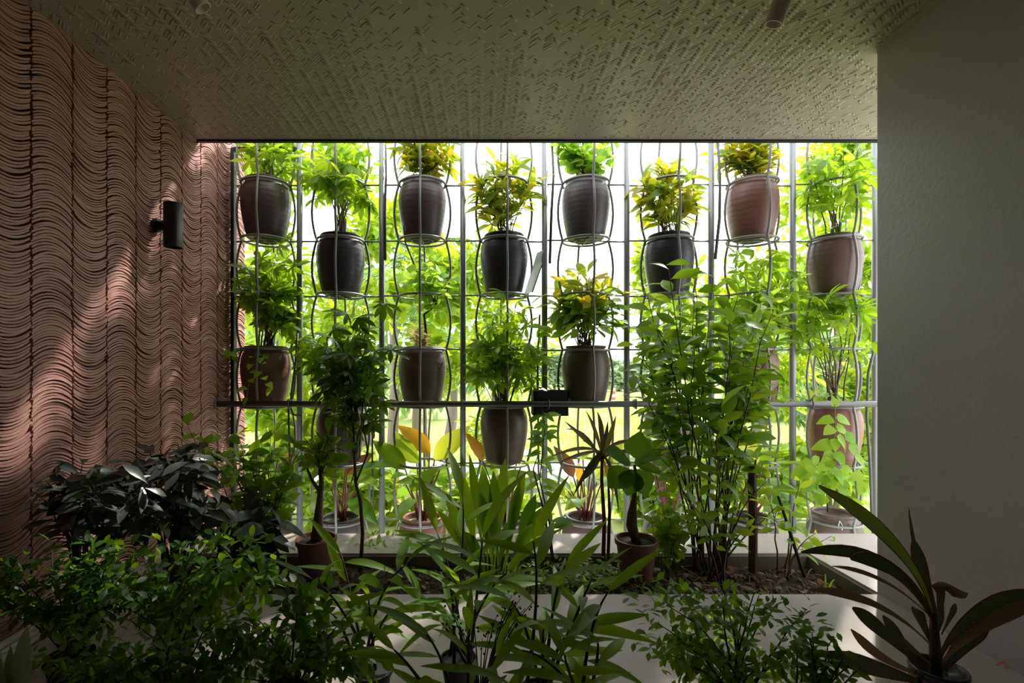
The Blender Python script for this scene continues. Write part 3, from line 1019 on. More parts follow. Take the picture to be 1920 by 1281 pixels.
def spot(px0, py0, px1, py1, d, label, mat):
    """tilted ceiling spotlight whose lower end shows at (px1,py1)"""
    a = P(px0, py0, d); b1 = P(px1, py1, d + .03)
    root = thing('ceiling_spotlight', label, 'spotlight', (a.x, d + .01, ZC), 'ceiling spotlights')
    o0 = Vector(root.location)
    obj('mount', MB().lathe([(.04, -.018), (.042, 0.0), (.0, 0.0)], 24).mesh('mount', mat), root)
    obj('stem', MB().tube([(0, 0, -.015), a - o0], .009, 10).mesh('stem', M['black_metal']), root)
    ax = (b1 - a).normalized()
    m4 = frame(a - o0, ax)
    body = MB().lathe([(.0, -.02), (.026, -.02), (.03, -.014), (.0305, (b1 - a).length), (.026, (b1 - a).length), (.025, (b1 - a).length - .02), (.0, (b1 - a).length - .02)], 28)
    rot = Matrix.Rotation(-math.pi / 2, 4, 'X')
    obj('body', body.mesh('body', mat), root, mat4=m4 @ rot)


spot(345, -38, 381, 16, 1.72, 'pale pinkish cylinder spotlight on the ceiling near the tiled wall', M['white_metal'])
spot(1476, -25, 1450, 46, 1.72, 'pinkish grey cylinder spotlight on the ceiling near the grey wall', M['white_metal'])

# pipes along the foot of the tiled wall
root = thing('floor_conduit', 'bundle of pale conduits lying along the foot of the tiled wall', 'pipe', (XL + .05, 1.0, .02))
for i, (dx, dz, rr_) in enumerate([(0, .0, .018), (.035, -.004, .014), (.06, -.008, .011)]):
    obj('conduit', MB().tube([(dx, -.4, dz), (dx, .9 + .05 * i, dz)], rr_, 10).mesh('conduit', plain('conduit', (.34, .3, .29), .45)), root)

# ================================================================== plants in the bed
ZS = -.07


def ground(px, d):
    return Vector(((px - VX) / F * d, d, ZS))


def bush(name, label, cat, base, group=None):
    return thing(name, label, cat, base, group)


# dark umbrella tree with thin trunks, left
b0 = ground(676, 2.5)
r = bush('umbrella_tree', 'dark umbrella tree on thin trunks rooted in the bed behind the left plastic pot', 'shrub', b0)
fork = P(667, 905, 2.48)
o0 = b0
obj('trunk', MB().tube([q - o0 for q in (b0, P(680, 1000, 2.5), P(676, 940, 2.49), fork, P(662, 800, 2.5), P(655, 700, 2.5))], [.011, .010, .0095, .008, .006, .004], 7).mesh('trunk', M['stem']), r)
obj('trunk', MB().tube([q - o0 for q in (fork, P(690, 850, 2.46), P(678, 780, 2.5), P(690, 690, 2.5))], [.006, .005, .005, .003], 6).mesh('trunk', M['stem']), r)
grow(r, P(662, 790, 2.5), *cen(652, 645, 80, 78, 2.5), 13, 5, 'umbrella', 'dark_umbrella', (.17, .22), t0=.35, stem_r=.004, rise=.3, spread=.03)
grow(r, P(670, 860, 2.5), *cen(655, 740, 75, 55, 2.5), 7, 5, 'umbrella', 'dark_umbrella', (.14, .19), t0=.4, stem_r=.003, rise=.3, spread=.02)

# big leafy shrub, right
b0 = ground(1322, 2.5)
r = bush('leafy_shrub', 'tall many stemmed shrub with glossy leaves rising in front of the rack', 'shrub', b0)
tips = [P(x + random.uniform(-12, 12), y + random.uniform(-10, 10), 2.5 + random.uniform(-.2, .25)) for x, y in
        [(1255, 500), (1290, 492), (1330, 515), (1215, 560), (1240, 620), (1300, 570), (1200, 640), (1275, 660), (1200, 700), (1240, 720),
         (1320, 640), (1220, 790)]]
grow(r, b0, None, None, len(tips), 25, 'ellipse', 'shrub', (.10, .15), t0=.45, stem_r=.0062, tips=tips, spread=.05, rise=.25)
b0 = ground(1352, 2.46)
r = bush('leafy_shrub', 'shrub of bent thin stems and glossy leaves between the tallest shrub and the wooden stake', 'shrub', b0)
tips = [P(x + random.uniform(-12, 12), y + random.uniform(-10, 10), 2.46 + random.uniform(-.2, .25)) for x, y in
        [(1385, 545), (1430, 560), (1455, 640), (1400, 660), (1465, 720), (1420, 740), (1380, 790), (1450, 575), (1410, 610), (1370, 600),
         (1345, 760), (1430, 820)]]
grow(r, b0, None, None, len(tips), 25, 'ellipse', 'shrub', (.10, .15), t0=.45, stem_r=.0058, tips=tips, spread=.05, rise=.25)
r = bush('leafy_shrub', 'low bright leafy shoots at the foot of the tall shrub', 'shrub', ground(1345, 2.42))
b0 = Vector(r.location)
tips = [P(x, y, 2.4 + random.uniform(-.12, .12)) for x, y in [(1240, 860), (1290, 880), (1330, 800), (1390, 850), (1440, 900), (1475, 940), (1360, 930), (1300, 950), (1430, 960), (1380, 900)]]
grow(r, b0, None, None, len(tips), 11, 'ellipse', 'heart', (.06, .095), t0=.35, stem_r=.006, tips=tips, spread=.03)


def plastic_pot(px, top, rim_px, bot, d, name, label):
    rim = PX(rim_px, d) / 2
    H = PX(bot - top, d)
    base = P(px, bot, d)
    root = thing(name, label, 'potted plant', base)
    rb = rim * .72
    obj('pot', MB().lathe([(rb * .96, 0), (rb, .004), (rim * .92, H * .86), (rim, H * .87), (rim * 1.02, H), (rim * .93, H), (rim * .88, H * .9), (0, H * .86)], 28)
        .mesh('plastic_pot', M['terracotta_plastic'], False), root)
    obj('soil', MB().lathe([(0, H * .84), (rim * .9, H * .85), (rim * .9, H * .9), (0, H * .94)], 16).mesh('pot_soil', M['soil']), root)
    return root, base + Vector((0, 0, H * .9))


r, b0 = plastic_pot(593, 1008, 74, 1083, 2.42, 'potted_caudex_plant', 'terracotta plastic pot with a thick trunked plant at the left of the bed')
o0 = Vector(r.location)
tk = [b0, P(600, 960, 2.42), P(602, 920, 2.42), P(590, 895, 2.42)]
obj('trunk', MB().tube([q - o0 for q in [b0, P(597, 975, 2.42), P(600, 935, 2.42), P(603, 905, 2.42), P(600, 880, 2.42)]], [.030, .024, .016, .013, .009], 9).mesh('trunk', M['stem']), r)
obj('branch', MB().tube([q - o0 for q in [P(601, 925, 2.42), P(585, 900, 2.4), P(572, 870, 2.42)]], [.010, .008, .005], 6).mesh('branch', M['stem']), r)
grow(r, P(600, 890, 2.42), *cen(590, 850, 62, 42, 2.42), 11, 6, 'obovate', 'shrub', (.08, .12), t0=.3, stem_r=.004, spread=.01)

r, b0 = plastic_pot(1193, 1010, 78, 1086, 2.38, 'potted_caudex_plant', 'terracotta plastic pot with a swollen bottle shaped stem and dark leaves right of centre')
o0 = Vector(r.location)
obj('trunk', MB().tube([q - o0 for q in [b0, P(1184, 985, 2.38), P(1185, 965, 2.38), P(1189, 935, 2.38), P(1191, 900, 2.38), P(1190, 872, 2.38)]],
                       [.022, .027, .023, .012, .009, .007], 10).mesh('trunk', M['stem']), r)
for (x0, y0, x1, y1, L) in [(1190, 875, 1150, 905, .19), (1190, 873, 1215, 918, .17), (1190, 872, 1180, 915, .17), (1190, 870, 1225, 850, .16), (1190, 870, 1150, 850, .20),
                            (1190, 868, 1200, 820, .17), (1192, 872, 1245, 880, .15)]:
    d = P(x1, y1, 2.34) - P(x0, y0, 2.38)
    leaf(r, 'round' if L > .165 else 'paddle', 'dark_umbrella', P(x0, y0, 2.38) - o0, d, L * .9, random.uniform(-.3, .3), up=Vector((0, -.6, .8)))

# thin cordyline, centre right
b0 = ground(1130, 2.45)
r = bush('thin_cordyline', 'thin stemmed cordyline with narrow bronze leaves left of the bottle stemmed pot', 'plant', b0)
o0 = b0
top = P(1129, 855, 2.45)
obj('stem', MB().tube([q - o0 for q in [b0, P(1133, 980, 2.45), P(1128, 900, 2.45), top]], [.011, .010, .009, .007], 7).mesh('stem', M['petiole']), r)
obj('stem', MB().tube([q - o0 for q in [b0 + Vector((.03, .02, 0)), P(1143, 960, 2.45), P(1140, 890, 2.45)]], [.009, .008, .005], 7).mesh('stem', M['stem']), r)
for (mx, my, tx, ty, mt) in [(1095, 830, 1030, 858, 'bronze'), (1085, 812, 1058, 790, 'bronze'), (1115, 800, 1098, 770, 'bronze'), (1130, 800, 1120, 772, 'cordyline_dry'),
                             (1145, 815, 1155, 780, 'bronze'), (1165, 815, 1215, 835, 'bronze'), (1175, 830, 1230, 870, 'cordyline_dry'), (1090, 848, 1045, 870, 'bronze'),
                             (1160, 850, 1180, 880, 'cordyline'), (1105, 870, 1075, 930, 'cordyline'), (1150, 870, 1160, 960, 'cordyline'), (1112, 890, 1085, 905, 'cordyline'),
                             (1100, 800, 1060, 805, 'cordyline_dry'), (1135, 830, 1140, 790, 'cordyline'), (1120, 840, 1090, 825, 'cordyline'), (1145, 900, 1150, 930, 'orange')]:
    dz = random.uniform(-.15, .15)
    pts = bez(top + Vector((0, 0, random.uniform(-.06, .03))), P(mx, my, 2.45 + dz * .5), P(tx, ty, 2.45 + dz), 8)
    wd = [.008, .016, .022, .026, .025, .02, .012, .002]
    obj('leaf', MB().strap([q - o0 for q in pts], wd, (random.uniform(-.2, .2), -.5, .8)).mesh('strap_leaf', M[mt]), r)

# lily clump, centre
b0 = ground(930, 2.42)
r = bush('lily_clump', 'clump of upright lance shaped green leaves under the brown clay pot at the centre', 'plant', b0)
o0 = b0
for (bx, tx, ty, wpx, mt) in [(900, 862, 855, 34, 'lance'), (915, 905, 850, 38, 'lance'), (925, 948, 838, 36, 'lance'), (935, 925, 860, 34, 'lance'), (945, 975, 880, 30, 'lance'),
                          (890, 835, 905, 28, 'lance'), (960, 1005, 905, 36, 'small'), (965, 1015, 930, 34, 'small'), (895, 820, 935, 26, 'lance'), (940, 985, 860, 28, 'lance'),
                          (910, 880, 830, 26, 'lance'), (950, 1000, 960, 34, 'small'), (900, 850, 960, 30, 'small'), (930, 960, 950, 30, 'small'), (915, 870, 975, 30, 'small'),
                          (925, 900, 900, 32, 'shrub'), (920, 935, 905, 30, 'shrub'), (955, 1020, 985, 28, 'small')]:
    dd_ = random.uniform(-.12, .12)
    a = ground(bx, 2.42 + random.uniform(-.05, .05)); t_ = P(tx, ty + 22, 2.42 + dd_)
    pts = bez(a, a.lerp(t_, .55) + Vector((0, 0, .06)), t_, 9)
    wd = PX(wpx, 2.42) * .72
    obj('leaf', MB().strap([q - o0 for q in pts], [.006, .008, .012, wd * .55, wd * .9, wd, wd * .85, wd * .5, .002], (random.uniform(-.3, .3), -.9, .35), .3)
        .mesh('lily_leaf', M[mt]), r)
# climbing vine by the crate
b0 = ground(1040, 2.5)
r = bush('climbing_vine', 'thin climbing vine with oval leaves reaching up over the rail beside the crate', 'vine', b0)
o0 = b0
st = [b0, P(1030, 980, 2.52), P(1012, 900, 2.7), P(1018, 840, 2.9), P(1022, 800, 3.05), P(1016, 765, 3.08)]
obj('stem', MB().tube([q - o0 for q in st], [.005, .005, .004, .004, .003, .002], 5).mesh('stem', M['dark_stem']), r)
obj('stem', MB().tube([q - o0 for q in [b0, P(1020, 960, 2.5), P(1000, 880, 2.6), P(1010, 850, 2.7)]], [.005, .005, .004, .002], 5).mesh('stem', M['dark_stem']), r)
for i in range(44):
    u = .8 + random.random() * 4.15; u = min(u, 4.98)
    p = st[int(u)].lerp(st[int(u) + 1], u % 1)
    a = random.uniform(0, 6.28)
    leaf(r, 'ellipse', 'shrub', p - o0, Vector((math.cos(a), math.sin(a) * .5, random.uniform(-.6, .5))), random.uniform(.08, .12), random.uniform(-.3, .3), up=Vector((0, -.5, .8)))
# heart leaved mass by right pot
b0 = ground(1255, 2.44)
r = bush('heart_leaf_bush', 'yellow green heart leaved bush just right of the bottle stemmed pot', 'shrub', b0)
grow(r, b0, *cen(1255, 950, 48, 60, 2.42), 15, 9, 'heart', 'heart', (.05, .08), t0=.35, stem_r=.003, stem_mat='green_stem')
# bright shrub, left
b0 = ground(500, 2.5)
r = bush('bright_shrub', 'bright green leafy shrub in the bed against the foot of the tiled wall', 'shrub', b0)
grow(r, b0, *cen(505, 860, 85, 62, 2.5), 24, 10, 'ellipse', 'shrub', (.08, .12), t0=.4, stem_r=.004)
r = bush('bright_shrub', 'single bright sprig leaning against the tiles left of the rail end', 'shrub', ground(470, 2.35))
b0 = Vector(r.location)
grow(r, b0, None, None, 2, 10, 'ellipse', 'heart', (.08, .12), t0=.55, stem_r=.004, tips=[P(352, 800, 2.2), P(375, 815, 2.25)])
for q_, (px0_, py0_) in enumerate([(432, 740), (445, 690), (425, 800)]):
    pass
# dark leaved plant, left
b0 = ground(470, 2.3)
r = bush('dark_leaved_plant', 'nearly black large leaved plant drooping left of the left plastic pot', 'plant', b0)
grow(r, b0, *cen(462, 958, 62, 34, 2.28), 10, 6, 'dark', 'black', (.13, .2), t0=.45, stem_r=.005, droop=.6, stem_mat='dark_stem')
# hanging grey leaf seen beside left pot
# wooden stake and leaning stick
b0 = ground(1411, 2.45)
st_ = thing('wooden_stake', 'dark rough wooden stake standing upright in the bed at right', 'stake', b0)
hgt = P(1411, 873, 2.45).z - ZS
obj('shaft', MB().tube([(0, 0, -.02), (.003, 0, hgt * .4), (-.002, 0, hgt * .8), (0, 0, hgt)], [.022, .021, .020, .019], 8).mesh('stake', M['wood'], False), st_)
obj('split_end', MB().tube([(.008, 0, hgt * .93), (.016, 0, hgt + .03)], [.009, .004], 5).mesh('split_end', M['wood'], False), st_)
b0 = P(1508, 1082, 2.42)
tag(obj('leaning_stick', MB().tube([(0, 0, 0), P(1482, 1000, 2.42) - b0, P(1459, 930, 2.42) - b0], [.008, .008, .006], 6).mesh('leaning_stick', M['dark_stem']), loc=b0),
    'thin dark stick leaning in the right corner of the bed', 'stick')
b0 = ground(1470, 2.44)
r = bush('young_shrub', 'young shrub with few light leaves beside the leaning stick', 'shrub', b0)
grow(r, b0, None, None, 5, 8, 'ellipse', 'heart', (.06, .09), t0=.45, stem_r=.005, tips=[P(1440, 930, 2.4), P(1500, 900, 2.5), P(1530, 1000, 2.42), P(1480, 960, 2.4), P(1560, 1005, 2.5)])

# ground cover patches
N = 420
gx = RNG.normal(1090, 62, N); gd = RNG.uniform(2.16, 2.42, N)
pos = np.stack([(gx - VX) / F * gd, gd, RNG.uniform(-.05, .04, N)], 1)
gc = thing('ground_cover', 'patch of small bright leaves covering the soil in front of the bottle stemmed pot', 'ground cover', ground(1090, 2.3))
dd = RNG.normal(0, 1, (N, 3)); dd[:, 2] = np.abs(dd[:, 2]) * .5
stuff_leaves('foliage', gc, 'small', 'shrub', pos - np.array(gc.location), dd, RNG.uniform(.025, .05, N))
N = 200
gx = RNG.uniform(660, 1000, N); gd = RNG.uniform(2.55, 2.75, N)
pos = np.stack([(gx - VX) / F * gd, gd, RNG.uniform(.0, .05, N)], 1)
gc = thing('ground_cover', 'thin bright weeds along the concrete ledge behind the bed', 'ground cover', (-.2, 2.65, 0))
dd = RNG.normal(0, 1, (N, 3)); dd[:, 2] = np.abs(dd[:, 2])
stuff_leaves('foliage', gc, 'small', 'heart', pos - np.array(gc.location), dd, RNG.uniform(.02, .045, N))
for (px, d, lab) in [(1548, 2.2, 'three short bright grass blades in the right corner of the bed'), (955, 2.2, 'narrow striped grass tuft at the centre of the bed')]:
    b0 = ground(px, d)
    r = thing('grass_tuft', lab, 'grass', b0)
    for i in range(3 if px > 1500 else 12):
        t_ = Vector((random.uniform(-.05, .05), random.uniform(-.03, .03), random.uniform(.08, .12))) if px > 1500 else Vector((random.uniform(-.2, .2), random.uniform(-.1, .1), random.uniform(.05, .2)))
        obj('blade', MB().strap(bez(Vector((0, 0, 0)), t_ * .5 + Vector((0, 0, .05)), t_, 6), [.007, .009, .009, .008, .006, .001], (0, -1, .3)).mesh('blade', M['heart' if px > 1500 else 'lance']), r)

# ================================================================== foreground plants (standing in pots on the slab)
fg_pot = MB().lathe([(.085, 0), (.09, .004), (.12, .17), (.13, .172), (.132, .2), (.12, .2), (.115, .18), (0, .175)], 24).mesh('nursery_pot', M['black_plastic'], False)


def fg(px, d, name, label, group=None, s=1.0):
    x = (px - VX) / F * d
    root = thing(name, label, 'potted plant', (x, d, 0), group)
    o = obj('pot', fg_pot, root)
    s *= .5
    o.scale = (s, s, s)
    return root, Vector((x, d, .18 * s))


# glossy dark shrubs, left
r, b0 = fg(150, 1.78, 'glossy_shrub', 'dark glossy leaved shrub at far left against the tiled wall')
grow(r, b0, *cen(180, 930, 130, 85, 1.78), 30, 9, 'obovate', 'glossy', (.08, .112), t0=.72, stem_r=.005, stem_mat='dark_stem', droop=.35, lowbias=.2)
r, b0 = fg(330, 1.98, 'glossy_shrub', 'taller dark glossy leaved shrub in front of the wall below the black lamp')
grow(r, b0, *cen(325, 905, 105, 78, 1.98), 30, 9, 'obovate', 'glossy', (.09, .13), t0=.74, stem_r=.005, stem_mat='dark_stem', droop=.45)
# small leaved shrubs
def small_shrub(px, d, c, label, stems, per, extra, size, mat='small', kind='small', rise=.25):
    r, b0 = fg(px, d, 'small_leaved_shrub', label)
    n = grow(r, b0, *c, stems, per, kind, mat, size, t0=.45, stem_r=.004, stem_mat='dark_stem', spread=.03, rise=rise)
    if extra:
        stuff_crown(r, c[0], c[1], extra, 'small', mat, size)
    return r


small_shrub(330, 1.62, cen(335, 1065, 215, 80, 1.62), 'green small leaved shrub behind the front left shrub', 25, 12, 620, (.034, .055), 'small_green')
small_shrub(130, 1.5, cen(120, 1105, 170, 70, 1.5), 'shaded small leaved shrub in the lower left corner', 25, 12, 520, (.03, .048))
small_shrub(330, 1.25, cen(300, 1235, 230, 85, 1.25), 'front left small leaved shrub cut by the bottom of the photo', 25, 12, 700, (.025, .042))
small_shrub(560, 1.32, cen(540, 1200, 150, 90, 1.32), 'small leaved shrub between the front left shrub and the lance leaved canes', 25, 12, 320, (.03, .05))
small_shrub(1380, 1.3, cen(1375, 1190, 170, 90, 1.3), 'round small leaved shrub at front right on the pale floor', 27, 11, 700, (.024, .038), 'small_green')
small_shrub(1520, 1.22, cen(1530, 1235, 80, 55, 1.22), 'sparse small leaved shoots beside the red edged cordyline', 12, 11, 0, (.026, .04), 'small_green')


# lance leaved canes
def cane_plant(px, d, label, canes):
    r, b0 = fg(px, d, 'lance_leaved_plant', label, 'lance leaved plants in front', .9)
    o0 = Vector(r.location)
    for (tx, ty, n, sz) in canes:
        n = int(n * .62); sz *= 1.12
        dd_ = random.uniform(-.12, .12)
        tip = P(tx, ty, d + dd_)
        st = b0 + Vector((random.uniform(-.04, .04), random.uniform(-.04, .04), 0))
        pts = bez(st, st.lerp(tip, .5) + Vector((random.uniform(-.04, .04), 0, .08)), tip, 9)
        obj('cane', MB().tube([q - o0 for q in pts], [.006 - .0005 * i for i in range(9)], 6).mesh('cane', M['dark_stem']), r)
        a0 = random.uniform(0, 6.28)
        for j in range(n):
            t = .25 + .75 * j / max(1, n - 1)
            u = min(t * 8, 7.99); p = pts[int(u)].lerp(pts[int(u) + 1], u % 1)
            tan = (pts[int(u) + 1] - pts[int(u)]).normalized()
            a = a0 + j * (math.pi + random.uniform(-.7, .7))
            d_ = Vector((math.cos(a), math.sin(a) * .8, random.uniform(-.25, .45))) + tan * (.45 if j < n - 1 else 2.0)
            leaf(r, 'lance', 'lance', p - o0, d_, random.uniform(.75, 1.15) * sz, random.uniform(-.4, .4), up=Vector((0, -.35, .9)))


cane_plant(700, 1.45, 'lance leaved plant with spreading canes, leftmost of the centre group',
           [(640, 1040, 12, .15), (585, 1085, 11, .16), (690, 1120, 10, .14), (760, 1060, 12, .16), (620, 1150, 10, .14), (730, 1150, 9, .14)])
cane_plant(860, 1.5, 'tallest lance leaved plant rising at the centre in front of the lily clump',
           [(868, 935, 13, .17), (820, 1000, 13, .16), (905, 1010, 12, .17), (850, 1090, 11, .16), (950, 1075, 12, .17), (790, 1120, 10, .15)])
cane_plant(1010, 1.35, 'lance leaved plant with long arching leaves, right of the tallest one',
           [(1000, 1015, 12, .17), (1060, 1060, 12, .17), (1110, 1085, 12, .16), (960, 1130, 10, .15), (1090, 1170, 10, .16), (1020, 1180, 9, .15)])
cane_plant(1110, 1.25, 'low lance leaved plant nearest to the sunlit patch of floor',
           [(1140, 1110, 11, .14), (1120, 1200, 10, .14), (1060, 1230, 10, .14), (980, 1220, 10, .14)])
cane_plant(860, 1.15, 'low lance leaved plant at the bottom centre edge',
           [(800, 1190, 11, .12), (880, 1180, 11, .12), (930, 1230, 10, .12), (740, 1220, 10, .12)])
# dry flower stalks
r, b0 = fg(900, 1.3, 'dry_flower_stalks', 'dark dry flower stalks with tiny buds among the lance leaves')
o0 = Vector(r.location)
for i in range(16):
    tip = P(random.uniform(830, 1010), random.uniform(1100, 1200), 1.3 + random.uniform(-.1, .1))
    pts = bez(b0, b0.lerp(tip, .5) + Vector((0, 0, .07)), tip, 7)
    sk = obj('stalk', MB().tube([q - o0 for q in pts], [.0028 - .0003 * k for k in range(7)], 4).mesh('stalk', M['dark_stem']), r)
    mb = MB()
    for k in range(6):
        q = pts[-1].lerp(pts[3], k / 7) + rv() * .012 - o0
        mb.lathe([(.0, -.004), (.0035, 0), (0, .005)], 5, q)
    obj('buds', mb.mesh('buds', M['dark_stem']), sk)

# grey green strap leaves bottom left
r, b0 = fg(12, 1.12, 'strap_leaved_plant', 'grey green strap leaves in the very bottom left corner', s=.8)
o0 = Vector(r.location)
m_ = leaf_mat('grey_green_leaf', [(.12, .16, .11), (.16, .2, .14)], trans=.2, rough=.35)
for (tx, ty, w0) in [(52, 1172, .034), (20, 1210, .022), (-20, 1180, .03), (5, 1255, .03), (60, 1240, .02), (-10, 1230, .03)]:
    t_ = P(tx, ty, 1.1 + random.uniform(-.05, .05))
    pts = bez(b0, b0.lerp(t_, .6) + Vector((0, 0, .03)), t_, 8)
    obj('leaf', MB().strap([q - o0 for q in pts], [.008, .012, w0 * .6, w0 * .9, w0, w0 * .9, w0 * .6, .001], (.5, -.8, .3)).mesh('strap_leaf', m_), r)

# red edged cordyline, right
DC = 1.28
base = P(1758, 1400, DC); base.z = 0
r = thing('red_edged_cordyline', 'large cordyline with long dark leaves edged in red beside the grey wall', 'potted plant', base)
o0 = base
prof = [(.09, 0)]
for i in range(9):
    z = .012 + i * .02
    prof += [(.094 + .004 * i, z), (.099 + .004 * i, z + .005), (.099 + .004 * i, z + .011), (.094 + .004 * i, z + .016)]
prof += [(.135, .19), (.135, .2), (.12, .2), (.118, .18), (0, .175)]
prof = [(a * .47, b) for a, b in prof]
pot = obj('pot', MB().lathe(prof, 30).mesh('ribbed_pot', M['purple_plastic']), r)
pot['label'] = 'dark purple ribbed plastic pot'
ctr = P(1752, 1200, DC)
obj('stem', MB().tube([Vector((0, 0, .17)), P(1757, 1281, DC) - o0, ctr - o0, P(1750, 1150, DC) - o0], [.016, .014, .012, .007], 9).mesh('stem', M['stem']), r)
CL = [  # start, control, tip (px), max width (px), material, depth offset at tip
    ((1752, 1180), (1740, 1040), (1535, 912), 62, 'cordyline_olive', -.02),
    ((1755, 1170), (1690, 1010), (1502, 1036), 36, 'cordyline', .10),
    ((1750, 1165), (1680, 1040), (1594, 1048), 44, 'cordyline', -.02),
    ((1748, 1160), (1660, 1070), (1560, 1062), 20, 'cordyline_dry', .1),
    ((1745, 1210), (1650, 1110), (1515, 1106), 34, 'cordyline_dry', .02),
    ((1740, 1260), (1650, 1180), (1598, 1140), 46, 'cordyline', .05),
    ((1738, 1270), (1640, 1240), (1595, 1180), 40, 'cordyline_dry', .0),
    ((1752, 1220), (1720, 1150), (1715, 1140), 34, 'cordyline', .05),
    ((1758, 1240), (1800, 1130), (1960, 1110), 42, 'cordyline', -.06),
    ((1760, 1250), (1830, 1160), (1958, 1125), 44, 'cordyline_dry', -.10),
    ((1760, 1270), (1800, 1200), (1852, 1158), 52, 'cordyline', .08),
    ((1757, 1200), (1765, 1110), (1760, 1100), 28, 'cordyline', .0),
    ((1765, 1190), (1785, 1150), (1792, 1132), 16, 'cordyline', .05),
    ((1750, 1150), (1715, 1060), (1704, 955), 10, 'cordyline', .1),
    ((1760, 1165), (1730, 1090), (1712, 1010), 34, 'cordyline', .14),
    ((1758, 1275), (1770, 1260), (1776, 1262), 16, 'lance', -.05),
    ((1750, 1250), (1690, 1200), (1700, 1210), 34, 'cordyline_dry', -.08),
    ((1745, 1275), (1690, 1215), (1655, 1155), 40, 'cordyline', -.03),
    ((1740, 1285), (1670, 1260), (1540, 1225), 44, 'cordyline', -.06),
]
for (s0, c0, t0_, wpx, mt, dd_) in CL:
    a, c_, t_ = P(*s0, DC), P(*c0, DC + dd_ * .5), P(*t0_, DC + dd_)
    pts = bez(a, c_, t_, 14)
    wd = PX(wpx, DC) * (.62 if mt == 'cordyline_dry' else .82)
    ws = [max(.002, wd * min(1, .22 + 1.1 * max(0, (i / 13 - .12))) * (1 if i < 8 else math.cos((i - 8) / 5.2 * math.pi / 2) ** .8)) for i in range(14)]
    nr = Vector((random.uniform(-.25, .25), -.75, .6))
    lf_ = obj('leaf', MB().strap([q - o0 for q in pts], ws, nr, .22).mesh('strap_leaf', M[mt]), r)
    if mt in ('cordyline', 'cordyline_olive') and wpx > 30:
        L_pts, R_pts = [], []
        for i, p in enumerate(pts):
            t = (pts[min(i + 1, 13)] - pts[max(i - 1, 0)]).normalized()
            s_ = t.cross(nr).normalized(); nn2 = s_.cross(t)
            L_pts.append(p - s_ * ws[i] / 2 + nn2 * ws[i] * .11 - o0); R_pts.append(p + s_ * ws[i] / 2 + nn2 * ws[i] * .11 - o0)
        obj('red_edge', MB().tube(L_pts, .0012, 4).tube(R_pts, .0012, 4).mesh('red_edge', M['cordyline_edge']), lf_)
# dead curled leaf
pts = [P(1768, 1128, DC) - o0 + Vector(q) for q in [(0, 0, 0), (-.012, -.01, .02), (-.018, -.012, .036), (-.005, -.016, .046), (.015, -.014, .044), (.034, -.01, .036), (.052, -.004, .026), (.066, 0, .022)]]
obj('dead_leaf_stalk', MB().tube([ctr - o0, P(1768, 1160, DC) - o0, pts[0]], [.004, .003, .002], 5).mesh('stalk', M['cordyline_dry']), r)
obj('dead_leaf', MB().strap(pts, [.004, .02, .034, .042, .045, .04, .026, .004], (.1, -.55, .8), -.5).mesh('dead_leaf', M['cordyline_dry']), r)
tag(obj('fallen_leaf', MB().strap([Vector((-.03, 0, .004)), Vector((0, .005, .012)), Vector((.03, -.004, .004))], [.002, .012, .002]).mesh('fallen_leaf', M['red_paint']),
        loc=Vector(((1885 - VX) / F * 1.6, 1.6, 0))), 'small curled red leaf fallen on the floor by the grey wall', 'leaf')

# ================================================================== outside
def tree(name, label, cat, base, cens, n, kind, mat, size, trunk_r=.06, group=None, trunk_mat='trunk', droop=.2):
    root = thing(name, label, cat, base, group)
    o0 = Vector(base)
    for i, (c_, rad_) in enumerate(cens):
        mid = o0.lerp(c_, .5) + Vector((random.uniform(-.1, .1), 0, .2))
        obj('trunk' if i == 0 else 'branch', MB().tube([q - o0 for q in bez(o0 + rv() * trunk_r * .3 * Vector((1, 1, 0)).length * 0, mid, c_, 8)],
            [trunk_r * (1 - .7 * k / 7) * (1 if i == 0 else .6) for k in range(8)], 7).mesh('trunk', M[trunk_mat]), root)
        stuff_crown(root, c_, rad_, n // len(cens), kind, mat, size, droop=droop)
    return root


def oc(px, py, rx, ry, d):
    return P(px, py, d), (PX(rx, d), PX(min(rx, ry), d) * .7, PX(ry, d))


G = 'trees and shrubs beyond the rack'


def og(px, d):
    return Vector(((px - VX) / F * d, d, ZG))


tree('leafy_tree', 'bright yellow green tree outside beside the end of the tiled wall', 'tree', og(520, 4.6), [oc(495, 500, 70, 110, 4.6), oc(560, 690, 80, 130, 4.6), oc(500, 300, 60, 50, 4.6)], 2185, 'obovate', 'bright', (0.110, 0.187), .03, G)
tree('leafy_tree', 'bright tree with large leaves seen behind the black pot of the second row', 'tree', og(620, 5.2), [oc(640, 320, 60, 60, 5.2), oc(690, 420, 60, 55, 5.2), oc(640, 600, 90, 90, 5.2)], 1710, 'obovate', 'bright', (0.132, 0.220), .04, G)
tree('leafy_shrub', 'low yellow green shrubs outside behind the bottom pots near the tiled wall', 'shrub', og(520, 4.3), [oc(510, 830, 80, 80, 4.3), oc(620, 900, 90, 60, 4.3)], 1520, 'round', 'bright', (0.088, 0.154), .02, G)
tree('leafy_tree', 'round leaved tree outside behind the twisted stem pot', 'tree', og(800, 5.5), [oc(800, 530, 75, 80, 5.5), oc(820, 680, 70, 70, 5.5)], 1520, 'round', 'bright', (0.099, 0.154), .03, G)
tree('leafy_tree', 'bright foliage outside behind the umbrella plant left of centre', 'tree', og(930, 5.0), [oc(905, 480, 42, 50, 5.0), oc(940, 640, 75, 100, 5.0), oc(915, 830, 60, 60, 5.0)], 1520, 'obovate', 'bright', (0.110, 0.176), .03, G)
